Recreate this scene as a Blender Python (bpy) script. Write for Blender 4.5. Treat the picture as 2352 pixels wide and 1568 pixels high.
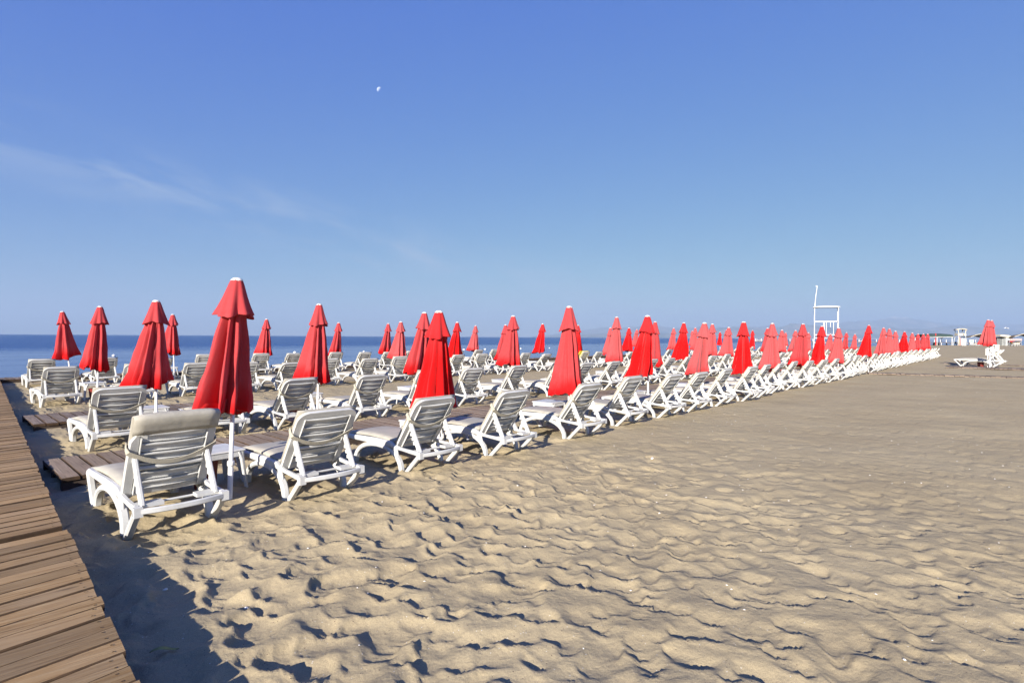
import bpy, bmesh, math, random
import numpy as np
from mathutils import Vector, Matrix

R = math.radians
scene = bpy.context.scene
for o in list(bpy.data.objects):
    bpy.data.objects.remove(o)

# ------------------------------------------------------------------ camera
cam_d = bpy.data.cameras.new("camera")
cam = bpy.data.objects.new("camera", cam_d)
scene.collection.objects.link(cam)
cam_d.sensor_width = 36.0
cam_d.lens = 36.0 * 1263.0 / 2352.0
cam_d.clip_start = 0.05
cam_d.clip_end = 80000.0
cam.location = (0, 0, 1.6)
PITCH, ROLL = R(0.467), R(0.327)
cam.matrix_world = (Matrix.Translation((0, 0, 1.6)) @ Matrix.Rotation(R(90) - PITCH, 4, 'X')
                    @ Matrix.Rotation(ROLL, 4, 'Z'))
scene.camera = cam

# row frame: u runs along the rows of loungers, v from the land towards the sea
AU = R(42.66)
US, UC = math.sin(AU), math.cos(AU)
def W(u, v, z=0.0):
    return Vector((u * US - v * UC, u * UC + v * US, z))
ROT_V = R(90) - AU                      # local +y -> +v
ROT_U = -AU                             # local +y -> +u

# ------------------------------------------------------------------ sun and sky
PHI, ELEV = R(22), R(20.5)               # shadows run PHI from +u towards +v
sh = W(math.cos(PHI), math.sin(PHI)).normalized()
sun_dir = Vector((-sh.x * math.cos(ELEV), -sh.y * math.cos(ELEV), math.sin(ELEV)))
sun_d = bpy.data.lights.new("sun", 'SUN')
sun_d.energy = 5.0
sun_d.angle = R(0.53)
sun_d.color = (1.0, 0.925, 0.83)
sun = bpy.data.objects.new("sun", sun_d)
scene.collection.objects.link(sun)
sun.location = sun_dir * 60
sun.rotation_euler = sun_dir.to_track_quat('Z', 'Y').to_euler()

world = bpy.data.worlds.new("World")
scene.world = world
world.use_nodes = True
wn, wl = world.node_tree.nodes, world.node_tree.links
wn.clear()
w_out = wn.new('ShaderNodeOutputWorld')
w_bg = wn.new('ShaderNodeBackground')
w_bg.inputs['Strength'].default_value = 0.0585
sky = wn.new('ShaderNodeTexSky')
sky.sky_type = 'NISHITA'
sky.sun_disc = False
sky.sun_elevation = ELEV
sky.sun_rotation = math.atan2(sun_dir.x, sun_dir.y)
sky.altitude = 0
sky.air_density = 1.0
sky.dust_density = 0.0
sky.ozone_density = 4.0
# grade the whole sky evenly: softer contrast between zenith and horizon
w_sep = wn.new('ShaderNodeSeparateColor'); w_hsv = wn.new('ShaderNodeCombineColor')
wl.new(sky.outputs[0], w_sep.inputs[0])
for ch, (gain, gam) in enumerate(((0.575, 0.86), (0.865, 0.72), (3.75, 0.09))):
    pw = wn.new('ShaderNodeMath'); pw.operation = 'POWER'; pw.inputs[1].default_value = gam
    ml = wn.new('ShaderNodeMath'); ml.operation = 'MULTIPLY'; ml.inputs[1].default_value = gain
    wl.new(w_sep.outputs[ch], pw.inputs[0]); wl.new(pw.outputs[0], ml.inputs[0]); wl.new(ml.outputs[0], w_hsv.inputs[ch])
# thin cirrus, laid out on the sky's own directions
w_tc = wn.new('ShaderNodeTexCoord')
def wmath(op, a=None, b=None, c=None):
    n = wn.new('ShaderNodeMath'); n.operation = op
    for i, x in enumerate((a, b, c)):
        if x is None: continue
        if isinstance(x, (int, float)): n.inputs[i].default_value = x
        else: wl.new(x, n.inputs[i])
    return n.outputs[0]
def wdot(vec):
    n = wn.new('ShaderNodeVectorMath'); n.operation = 'DOT_PRODUCT'
    wl.new(w_tc.outputs['Generated'], n.inputs[0]); n.inputs[1].default_value = vec
    return n.outputs['Value']
d1 = Vector((-0.931, 1, 0.35)).normalized(); d2 = Vector((-0.139, 1, 0.133)).normalized()
nn = d1.cross(d2).normalized()
along = (d2 - d1).normalized()
w_map = wn.new('ShaderNodeCombineXYZ')
wl.new(wmath('MULTIPLY', wdot(along), 2.2), w_map.inputs[0])
wl.new(wmath('MULTIPLY', wdot(nn), 9.0), w_map.inputs[1])
w_noise = wn.new('ShaderNodeTexNoise')
w_noise.inputs['Scale'].default_value = 2.6
w_noise.inputs['Detail'].default_value = 7
w_noise.inputs['Roughness'].default_value = 0.62
w_noise.inputs['Distortion'].default_value = 0.5
wl.new(w_map.outputs[0], w_noise.inputs['Vector'])
band = wmath('SUBTRACT', 1.0, wmath('MULTIPLY', wmath('ABSOLUTE', wdot(nn)), 14.0))
band = wmath('MAXIMUM', band, 0.0)
front = wmath('MAXIMUM', wdot((-0.5, 0.85, 0.15)), 0.0)
cl = wmath('MULTIPLY', wmath('MAXIMUM', wmath('SUBTRACT', w_noise.outputs['Fac'], 0.44), 0.0), 2.2)
cl = wmath('MULTIPLY', wmath('MULTIPLY', cl, band), front)
cl = wmath('MINIMUM', wmath('MULTIPLY', cl, 1.05), 0.5)
w_mix = wn.new('ShaderNodeMix'); w_mix.data_type = 'RGBA'
wl.new(cl, w_mix.inputs[0])
wl.new(w_hsv.outputs[0], w_mix.inputs[6])
w_mix.inputs[7].default_value = (3.0, 3.7, 4.9, 1)
wl.new(w_mix.outputs[2], w_bg.inputs['Color'])
wl.new(w_bg.outputs[0], w_out.inputs['Surface'])

scene.view_settings.view_transform = 'Standard'
scene.view_settings.look = 'None'
scene.view_settings.exposure = 1.4
scene.view_settings.gamma = 1.0
scene.view_settings.use_curve_mapping = False
scene.cycles.use_denoising = True
scene.cycles.max_bounces = 8
scene.cycles.diffuse_bounces = 3
scene.cycles.glossy_bounces = 3
scene.cycles.transparent_max_bounces = 12
scene.cycles.volume_bounces = 0

# ------------------------------------------------------------------ helpers
COL = scene.collection
rng = random.Random(11)
ORD = ['zeroth', 'first', 'second', 'third', 'fourth', 'fifth', 'sixth', 'seventh', 'eighth', 'ninth', 'tenth',
       'eleventh', 'twelfth', 'thirteenth', 'fourteenth', 'fifteenth', 'sixteenth', 'seventeenth', 'eighteenth',
       'nineteenth', 'twentieth']
def ordinal(n):
    if n <= 20: return ORD[n]
    tens = {2: 'twenty', 3: 'thirty', 4: 'forty'}[n // 10]
    if n % 10 == 0: return tens[:-1] + 'ieth'
    return tens + '-' + ORD[n % 10]

def tag(o, label=None, cat=None, group=None, kind=None):
    if label: o['label'] = label
    if cat: o['category'] = cat
    if group: o['group'] = group
    if kind: o['kind'] = kind
    return o
def empty(name, loc, rz=0.0):
    o = bpy.data.objects.new(name, None)
    o.empty_display_size = 0.1
    COL.objects.link(o)
    o.location = loc; o.rotation_euler = (0, 0, rz)
    return o
def obj(name, me, mat=None, parent=None, loc=None, rot=None):
    o = bpy.data.objects.new(name, me)
    COL.objects.link(o)
    if mat is not None and len(me.materials) == 0: me.materials.append(mat)
    if parent is not None: o.parent = parent
    if loc is not None: o.location = loc
    if rot is not None: o.rotation_euler = rot
    return o
def copy_tree(o, parent=None, skip=()):
    c = o.copy(); COL.objects.link(c); c.parent = parent
    for ch in o.children:
        copy_tree(ch, c)
    return c

class MB:
    """collects vertices and faces of one part"""
    def __init__(s): s.v = []; s.f = []
    def add(s, vs, fs):
        b = len(s.v); s.v += [tuple(p) for p in vs]
        s.f += [tuple(i + b for i in f) for f in fs]
    def box(s, c, d, rot=None):
        x, y, z = d[0] / 2, d[1] / 2, d[2] / 2
        vs = [Vector(p) for p in ((-x,-y,-z),(x,-y,-z),(x,y,-z),(-x,y,-z),(-x,-y,z),(x,-y,z),(x,y,z),(-x,y,z))]
        if rot is not None: vs = [rot @ p for p in vs]
        vs = [p + Vector(c) for p in vs]
        s.add(vs, [(0,3,2,1),(4,5,6,7),(0,1,5,4),(1,2,6,5),(2,3,7,6),(3,0,4,7)])
    def sweep(s, path, side, w, h, ch=0.25, round_=0):
        """rectangular (chamfered) or round section swept along a path; w along side axis, h across; w and h may be lists"""
        path = [Vector(p) for p in path]; n = len(path)
        side = Vector(side).normalized()
        ws = w if isinstance(w, (list, tuple)) else [w] * n
        hs = h if isinstance(h, (list, tuple)) else [h] * n
        rings = []
        for i, p in enumerate(path):
            if i == 0: t = path[1] - p
            elif i == n - 1: t = p - path[-2]
            else: t = (path[i+1] - p).normalized() + (p - path[i-1]).normalized()
            t.normalize()
            sd = (side - t * side.dot(t)).normalized()
            nr = t.cross(sd).normalized()
            k = 1.0
            if 0 < i < n - 1:
                c = t.dot((path[i+1] - p).normalized()); k = 1.0 / max(c, 0.5)
            a, b = ws[i] / 2, hs[i] / 2 * k
            if round_:
                sec = [(a * math.cos(2*math.pi*q/round_), b * math.sin(2*math.pi*q/round_)) for q in range(round_)]
            elif ch > 0:
                e = min(a, b) * ch * 2
                e = min(e, min(a, b) * 0.8)
                sec = [(a, b-e), (a-e, b), (-a+e, b), (-a, b-e), (-a, -b+e), (-a+e, -b), (a-e, -b), (a, -b+e)]
            else:
                sec = [(a, b), (-a, b), (-a, -b), (a, -b)]
            rings.append([p + sd * x + nr * y for x, y in sec])
        m = len(rings[0]); vs = [q for r in rings for q in r]; fs = []
        for i in range(n - 1):
            for j in range(m):
                fs.append((i*m+j, i*m+(j+1) % m, (i+1)*m+(j+1) % m, (i+1)*m+j))
        fs.append(tuple(reversed(range(m)))); fs.append(tuple(range((n-1)*m, n*m)))
        s.add(vs, fs)
    def tube(s, a, b, r, n=8, r2=None):
        a, b = Vector(a), Vector(b); t = (b - a).normalized()
        sd = t.cross(Vector((0, 0, 1)))
        if sd.length < 1e-3: sd = Vector((1, 0, 0))
        s.sweep([a, b], sd, [2*r, 2*(r2 or r)], [2*r, 2*(r2 or r)], round_=n)
    def lathe(s, prof, n=16, c=(0, 0, 0)):
        vs = []; fs = []
        for r, z in prof:
            for k in range(n):
                a = 2*math.pi*k/n; vs.append((c[0]+r*math.cos(a), c[1]+r*math.sin(a), c[2]+z))
        m = len(prof)
        for i in range(m-1):
            for k in range(n):
                fs.append((i*n+k, i*n+(k+1) % n, (i+1)*n+(k+1) % n, (i+1)*n+k))
        fs.append(tuple(reversed(range(n)))); fs.append(tuple(range((m-1)*n, m*n)))
        s.add(vs, fs)
    def grid(s, P, flip=False):
        """P: rows of points"""
        r, c = len(P), len(P[0]); fs = []
        for i in range(r-1):
            for j in range(c-1):
                q = (i*c+j, i*c+j+1, (i+1)*c+j+1, (i+1)*c+j)
                fs.append(q[::-1] if flip else q)
        s.add([p for row in P for p in row], fs)
    def slab(s, P, off):
        """closed sheet between grid P and P moved by off(point index) vectors"""
        r, c = len(P), len(P[0])
        Q = [[Vector(P[i][j]) + Vector(off(i, j)) for j in range(c)] for i in range(r)]
        b = len(s.v)
        s.grid(P); s.grid(Q, True)
        N = r*c
        rim = [(0, j) for j in range(c)] + [(i, c-1) for i in range(1, r)] + [(r-1, j) for j in range(c-2, -1, -1)] + [(i, 0) for i in range(r-2, 0, -1)]
        for k in range(len(rim)):
            (i0, j0), (i1, j1) = rim[k], rim[(k+1) % len(rim)]
            a0, a1 = b+i0*c+j0, b+i1*c+j1
            s.f.append((a1, a0, a0+N, a1+N))
    def mesh(s, name, smooth=False, mat=None, bevel=0.0):
        me = bpy.data.meshes.new(name)
        me.from_pydata(s.v, [], s.f)
        if bevel:
            bm = bmesh.new(); bm.from_mesh(me)
            bmesh.ops.recalc_face_normals(bm, faces=bm.faces)
            bmesh.ops.bevel(bm, geom=[e for e in bm.edges if e.calc_face_angle(0) > 0.6], offset=bevel, segments=1, affect='EDGES')
            bm.to_mesh(me); bm.free()
        else:
            bm = bmesh.new(); bm.from_mesh(me)
            bmesh.ops.recalc_face_normals(bm, faces=bm.faces)
            bm.to_mesh(me); bm.free()
        if smooth:
            me.polygons.foreach_set('use_smooth', [True]*len(me.polygons))
            if smooth != 'all':
                try: me.set_sharp_from_angle(angle=R(38))
                except Exception: pass
        if mat is not None: me.materials.append(mat)
        return me

# ------------------------------------------------------------------ materials
def new_mat(name):
    m = bpy.data.materials.new(name); m.use_nodes = True
    nt = m.node_tree; nt.nodes.clear()
    out = nt.nodes.new('ShaderNodeOutputMaterial')
    p = nt.nodes.new('ShaderNodeBsdfPrincipled')
    nt.links.new(p.outputs[0], out.inputs['Surface'])
    return m, nt, p, out
def N(nt, kind, **kw):
    n = nt.nodes.new(kind)
    for k, v in kw.items():
        if k in n.inputs.keys(): n.inputs[k].default_value = v
        else: setattr(n, k, v)
    return n
def mix_rgb(nt, fac, a, b, blend='MIX'):
    n = nt.nodes.new('ShaderNodeMix'); n.data_type = 'RGBA'; n.blend_type = blend
    for i, x in ((0, fac), (6, a), (7, b)):
        if hasattr(x, 'is_linked'): nt.links.new(x, n.inputs[i])
        elif isinstance(x, (int, float)): n.inputs[i].default_value = x
        else: n.inputs[i].default_value = (*x, 1) if len(x) == 3 else x
    return n.outputs[2]
def mth(nt, op, a, b=None, clamp=False):
    n = nt.nodes.new('ShaderNodeMath'); n.operation = op; n.use_clamp = clamp
    for i, x in ((0, a), (1, b)):
        if x is None: continue
        if isinstance(x, (int, float)): n.inputs[i].default_value = x
        else: nt.links.new(x, n.inputs[i])
    return n.outputs[0]
def ramp(nt, fac, stops):
    n = nt.nodes.new('ShaderNodeValToRGB')
    els = n.color_ramp.elements
    while len(els) < len(stops): els.new(0.5)
    for e, (p, c) in zip(els, stops):
        e.position = p; e.color = (*c, 1) if len(c) == 3 else c
    nt.links.new(fac, n.inputs[0])
    return n.outputs['Color']
def simple(name, col, rough=0.5, var=0.06, scale=9.0, bump=0.0, bscale=60.0, spec=0.4):
    m, nt, p, out = new_mat(name)
    tc = N(nt, 'ShaderNodeTexCoord')
    oi = N(nt, 'ShaderNodeObjectInfo')
    add = N(nt, 'ShaderNodeVectorMath', operation='ADD')
    nt.links.new(tc.outputs['Object'], add.inputs[0])
    sc = N(nt, 'ShaderNodeVectorMath', operation='SCALE'); sc.inputs[0].default_value = (37, 17, 23)
    nt.links.new(oi.outputs['Random'], sc.inputs['Scale']); nt.links.new(sc.outputs[0], add.inputs[1])
    nz = N(nt, 'ShaderNodeTexNoise', Scale=scale, Detail=5.0, Roughness=0.6)
    nt.links.new(add.outputs[0], nz.inputs['Vector'])
    lo = tuple(max(0, c*(1-var*2.2)) for c in col); hi = tuple(min(1, c*(1+var)) for c in col)
    c = ramp(nt, nz.outputs['Fac'], [(0.3, lo), (0.62, hi)])
    nt.links.new(c, p.inputs['Base Color'])
    p.inputs['Roughness'].default_value = rough
    p.inputs['Specular IOR Level'].default_value = spec
    if bump:
        nb = N(nt, 'ShaderNodeTexNoise', Scale=bscale, Detail=4.0)
        nt.links.new(add.outputs[0], nb.inputs['Vector'])
        bp = N(nt, 'ShaderNodeBump', Strength=bump, Distance=0.01)
        nt.links.new(nb.outputs['Fac'], bp.inputs['Height']); nt.links.new(bp.outputs[0], p.inputs['Normal'])
    return m

M = {}
M['plastic'] = simple('white_plastic', (0.50, 0.50, 0.48), 0.42, 0.09, 4.0, 0.05, 90)
M['plastic_old'] = simple('weathered_white_plastic', (0.74, 0.73, 0.69), 0.5, 0.08, 6.0, 0.05, 90)
M['cushion'] = simple('beige_cushion', (0.35, 0.328, 0.275), 0.75, 0.07, 7.0, 0.35, 14, 0.25)
M['strap'] = simple('beige_strap', (0.40, 0.37, 0.295), 0.8, 0.06, 8.0, 0.2, 120, 0.2)
M['metal_white'] = simple('white_painted_metal', (0.66, 0.65, 0.62), 0.4, 0.04, 4.0)
M['cap'] = simple('white_cap', (0.66, 0.64, 0.60), 0.45, 0.05, 12.0)
M['dark'] = simple('black_plastic', (0.015, 0.015, 0.018), 0.5, 0.2, 8.0)
M['pot_red'] = simple('dark_red_plastic', (0.16, 0.018, 0.012), 0.5, 0.15, 6.0)
M['pot_terra'] = simple('terracotta', (0.42, 0.09, 0.03), 0.7, 0.12, 8.0)
M['green'] = simple('dark_green_tarp', (0.035, 0.06, 0.05), 0.7, 0.15, 1.0, 0.3, 3)
M['cream'] = simple('cream_panel', (0.55, 0.50, 0.38), 0.7, 0.08, 1.5)
M['brown'] = simple('dark_brown_fabric', (0.10, 0.075, 0.05), 0.8, 0.15, 1.0)
M['greywall'] = simple('pale_grey_cladding', (0.46, 0.48, 0.47), 0.7, 0.08, 1.2)
M['pinkwood'] = simple('faded_orange_board', (0.55, 0.25, 0.18), 0.7, 0.1, 2.0)
M['yellow'] = simple('yellow_plastic', (0.75, 0.45, 0.03), 0.45, 0.05, 2.0)
M['towel'] = simple('yellow_towel', (0.78, 0.62, 0.05), 0.9, 0.1, 9.0, 0.5, 80)
M['teal'] = simple('teal_print', (0.10, 0.28, 0.27), 0.6, 0.1, 1.0)
M['red_print'] = simple('red_print', (0.55, 0.04, 0.03), 0.6, 0.1, 1.0)
M['steel'] = simple('galvanised_steel', (0.30, 0.31, 0.33), 0.4, 0.1, 5.0)
M['sign_black'] = simple('black_print', (0.02, 0.02, 0.02), 0.6, 0.05, 5.0)
M['leaf'] = simple('dry_leaf', (0.30, 0.28, 0.08), 0.6, 0.2, 20.0)
M['shell'] = simple('shell_white', (0.72, 0.68, 0.60), 0.5, 0.15, 40.0)
M['white_arc'] = simple('matt_white', (0.8, 0.8, 0.8), 0.8, 0.04, 4.0)
M['buoy'] = simple('white_float', (0.75, 0.75, 0.72), 0.5, 0.1, 6.0)
M['grey_pipe'] = simple('weathered_pile', (0.10, 0.11, 0.13), 0.7, 0.2, 2.0)

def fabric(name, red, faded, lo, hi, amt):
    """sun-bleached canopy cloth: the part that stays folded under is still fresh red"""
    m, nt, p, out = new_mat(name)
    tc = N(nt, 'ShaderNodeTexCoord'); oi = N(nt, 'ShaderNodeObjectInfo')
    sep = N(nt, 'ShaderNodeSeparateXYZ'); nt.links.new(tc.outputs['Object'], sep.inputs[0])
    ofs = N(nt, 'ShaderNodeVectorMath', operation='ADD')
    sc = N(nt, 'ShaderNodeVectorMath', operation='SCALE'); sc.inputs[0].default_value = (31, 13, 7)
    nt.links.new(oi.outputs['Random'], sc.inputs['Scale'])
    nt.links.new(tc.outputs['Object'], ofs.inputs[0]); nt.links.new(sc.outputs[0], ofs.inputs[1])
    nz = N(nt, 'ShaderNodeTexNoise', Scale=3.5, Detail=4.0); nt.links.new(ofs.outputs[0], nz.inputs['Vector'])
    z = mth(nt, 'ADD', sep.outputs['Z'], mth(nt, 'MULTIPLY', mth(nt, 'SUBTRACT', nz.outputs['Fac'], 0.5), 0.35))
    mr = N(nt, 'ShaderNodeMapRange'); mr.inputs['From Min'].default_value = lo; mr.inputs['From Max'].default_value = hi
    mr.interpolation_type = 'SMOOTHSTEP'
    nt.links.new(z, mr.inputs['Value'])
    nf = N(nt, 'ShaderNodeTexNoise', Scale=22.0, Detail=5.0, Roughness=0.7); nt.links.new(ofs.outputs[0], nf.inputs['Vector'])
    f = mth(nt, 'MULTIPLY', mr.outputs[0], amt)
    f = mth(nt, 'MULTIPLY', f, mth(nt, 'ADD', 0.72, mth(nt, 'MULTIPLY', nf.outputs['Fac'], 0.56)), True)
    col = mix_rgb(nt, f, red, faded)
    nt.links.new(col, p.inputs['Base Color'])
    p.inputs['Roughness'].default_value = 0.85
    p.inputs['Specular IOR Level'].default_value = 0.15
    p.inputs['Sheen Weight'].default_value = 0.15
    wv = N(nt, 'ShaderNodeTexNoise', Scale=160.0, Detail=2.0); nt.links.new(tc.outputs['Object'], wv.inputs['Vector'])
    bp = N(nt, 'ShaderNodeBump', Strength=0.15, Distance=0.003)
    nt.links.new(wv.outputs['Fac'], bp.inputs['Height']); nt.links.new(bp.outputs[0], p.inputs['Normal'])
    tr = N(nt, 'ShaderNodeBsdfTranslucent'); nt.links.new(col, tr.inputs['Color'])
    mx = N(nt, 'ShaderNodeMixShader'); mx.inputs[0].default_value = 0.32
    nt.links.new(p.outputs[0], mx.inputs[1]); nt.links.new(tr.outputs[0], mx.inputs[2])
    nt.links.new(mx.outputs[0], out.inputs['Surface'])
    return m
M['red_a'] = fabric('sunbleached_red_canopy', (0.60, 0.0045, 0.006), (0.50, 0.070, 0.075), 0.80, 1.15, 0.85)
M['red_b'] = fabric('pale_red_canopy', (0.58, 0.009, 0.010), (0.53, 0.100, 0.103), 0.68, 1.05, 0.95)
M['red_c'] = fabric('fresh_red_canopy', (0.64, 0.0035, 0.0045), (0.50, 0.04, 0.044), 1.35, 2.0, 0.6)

def wood(name, stops, contrast=1.0):
    m, nt, p, out = new_mat(name)
    tc = N(nt, 'ShaderNodeTexCoord'); oi = N(nt, 'ShaderNodeObjectInfo')
    sc = N(nt, 'ShaderNodeVectorMath', operation='SCALE'); sc.inputs[0].default_value = (61, 43, 29)
    nt.links.new(oi.outputs['Random'], sc.inputs['Scale'])
    ad = N(nt, 'ShaderNodeVectorMath', operation='ADD')
    nt.links.new(tc.outputs['Object'], ad.inputs[0]); nt.links.new(sc.outputs[0], ad.inputs[1])
    mp = N(nt, 'ShaderNodeMapping'); mp.inputs['Scale'].default_value = (70, 1.8, 30)
    nt.links.new(ad.outputs[0], mp.inputs['Vector'])
    n1 = N(nt, 'ShaderNodeTexNoise', Scale=1.0, Detail=7.0, Roughness=0.68, Distortion=0.6)
    nt.links.new(mp.outputs[0], n1.inputs['Vector'])
    n2 = N(nt, 'ShaderNodeTexNoise', Scale=2.2, Detail=5.0, Roughness=0.6)
    nt.links.new(ad.outputs[0], n2.inputs['Vector'])
    c = ramp(nt, n1.outputs['Fac'], stops)
    c = mix_rgb(nt, mth(nt, 'MULTIPLY', n2.outputs['Fac'], 0.55), c, mix_rgb(nt, 1.0, c, (0.55, 0.52, 0.50), 'MULTIPLY'))
    mk = N(nt, 'ShaderNodeMapping'); mk.inputs['Scale'].default_value = (9, 2.6, 4)
    nt.links.new(ad.outputs[0], mk.inputs['Vector'])
    kn = N(nt, 'ShaderNodeTexVoronoi', Scale=1.0); nt.links.new(mk.outputs[0], kn.inputs['Vector'])
    kc = N(nt, 'ShaderNodeSeparateColor'); nt.links.new(kn.outputs['Color'], kc.inputs[0])
    kr = N(nt, 'ShaderNodeMapRange'); kr.inputs['From Min'].default_value = 0.26; kr.inputs['From Max'].default_value = 0.12
    nt.links.new(mth(nt, 'ADD', kn.outputs['Distance'], mth(nt, 'MULTIPLY', n1.outputs['Fac'], 0.12)), kr.inputs['Value'])
    c = mix_rgb(nt, mth(nt, 'MULTIPLY', kr.outputs[0], mth(nt, 'GREATER_THAN', kc.outputs[0], 0.72)), c, (0.055, 0.03, 0.015))
    n3 = N(nt, 'ShaderNodeTexNoise', Scale=1.3, Detail=4.0); nt.links.new(ad.outputs[0], n3.inputs['Vector'])
    c = mix_rgb(nt, mth(nt, 'MULTIPLY', mth(nt, 'SUBTRACT', n3.outputs['Fac'], 0.45, True), 1.6, True), c, (0.29, 0.225, 0.150))
    tone = mth(nt, 'ADD', 0.72, mth(nt, 'MULTIPLY', oi.outputs['Random'], 0.5))
    hv = N(nt, 'ShaderNodeHueSaturation'); nt.links.new(c, hv.inputs['Color']); nt.links.new(tone, hv.inputs['Value'])
    nt.links.new(hv.outputs[0], p.inputs['Base Color'])
    p.inputs['Roughness'].default_value = 0.8
    p.inputs['Specular IOR Level'].default_value = 0.25
    cr = N(nt, 'ShaderNodeTexNoise', Scale=1.0, Detail=3.0)
    mp2 = N(nt, 'ShaderNodeMapping'); mp2.inputs['Scale'].default_value = (120, 3.5, 60)
    nt.links.new(ad.outputs[0], mp2.inputs['Vector']); nt.links.new(mp2.outputs[0], cr.inputs['Vector'])
    hh = mth(nt, 'ADD', mth(nt, 'MULTIPLY', n1.outputs['Fac'], 1.0), mth(nt, 'MULTIPLY', cr.outputs['Fac'], 0.7))
    bp = N(nt, 'ShaderNodeBump', Strength=0.75 * contrast, Distance=0.008)
    nt.links.new(hh, bp.inputs['Height']); nt.links.new(bp.outputs[0], p.inputs['Normal'])
    return m
M['wood'] = wood('weathered_brown_planks', [(0.28, (0.066, 0.034, 0.012)), (0.42, (0.275, 0.168, 0.072)), (0.72, (0.42, 0.30, 0.160))])
M['wood_grey'] = wood('weathered_grey_planks', [(0.30, (0.03, 0.022, 0.017)), (0.44, (0.175, 0.13, 0.098)), (0.70, (0.31, 0.255, 0.205))])
M['wood_red'] = wood('reddish_brown_planks', [(0.30, (0.065, 0.042, 0.027)), (0.44, (0.25, 0.182, 0.127)), (0.72, (0.37, 0.29, 0.215))])
M['plank_edge'] = simple('brown_plank_edge', (0.060, 0.034, 0.016), 0.9, 0.25, 9.0)
M['wood_under'] = simple('dark_bearer', (0.05, 0.035, 0.025), 0.9, 0.2, 6.0)

# sand
def sand_mat():
    m, nt, p, out = new_mat('dry_beach_sand')
    tc = N(nt, 'ShaderNodeTexCoord')
    def noise(s, d=4.0, r=0.6):
        n = N(nt, 'ShaderNodeTexNoise', Scale=s, Detail=d, Roughness=r)
        nt.links.new(tc.outputs['Object'], n.inputs['Vector']); return n.outputs['Fac']
    base = ramp(nt, noise(0.6, 6.0), [(0.3, (0.334, 0.271, 0.166)), (0.7, (0.399, 0.331, 0.208))])
    grain = ramp(nt, noise(260.0, 2.0, 0.8), [(0.32, (0.68, 0.66, 0.63)), (0.55, (1.0, 1.0, 1.0)), (0.75, (1.22, 1.2, 1.16))])
    c = mix_rgb(nt, 1.0, base, grain, 'MULTIPLY')
    vo = N(nt, 'ShaderNodeTexVoronoi', Scale=70.0); nt.links.new(tc.outputs['Object'], vo.inputs['Vector'])
    # a few cells hold a pale shell chip, fewer a dark grain
    chip = N(nt, 'ShaderNodeSeparateColor'); nt.links.new(vo.outputs['Color'], chip.inputs[0])
    near = mth(nt, 'LESS_THAN', vo.outputs['Distance'], 0.22)
    c = mix_rgb(nt, mth(nt, 'MULTIPLY', near, mth(nt, 'GREATER_THAN', chip.outputs[0], 0.965)), c, (0.52, 0.49, 0.42))
    c = mix_rgb(nt, mth(nt, 'MULTIPLY', near, mth(nt, 'GREATER_THAN', chip.outputs[1], 0.965)), c, (0.09, 0.06, 0.045))
    nt.links.new(c, p.inputs['Base Color'])
    p.inputs['Roughness'].default_value = 0.95
    p.inputs['Specular IOR Level'].default_value = 0.12
    hh = mth(nt, 'ADD', mth(nt, 'MULTIPLY', noise(240.0, 2.0), 0.3), mth(nt, 'MULTIPLY', noise(34.0, 5.0, 0.65), 1.0))
    hh = mth(nt, 'ADD', hh, mth(nt, 'MULTIPLY', noise(7.0, 3.0), 2.0))
    hh = mth(nt, 'ADD', hh, mth(nt, 'MULTIPLY', noise(2.2, 3.0), 5.0))
    bp = N(nt, 'ShaderNodeBump', Strength=0.55, Distance=0.012)
    nt.links.new(hh, bp.inputs['Height']); nt.links.new(bp.outputs[0], p.inputs['Normal'])
    return m
M['sand'] = sand_mat()

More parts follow.
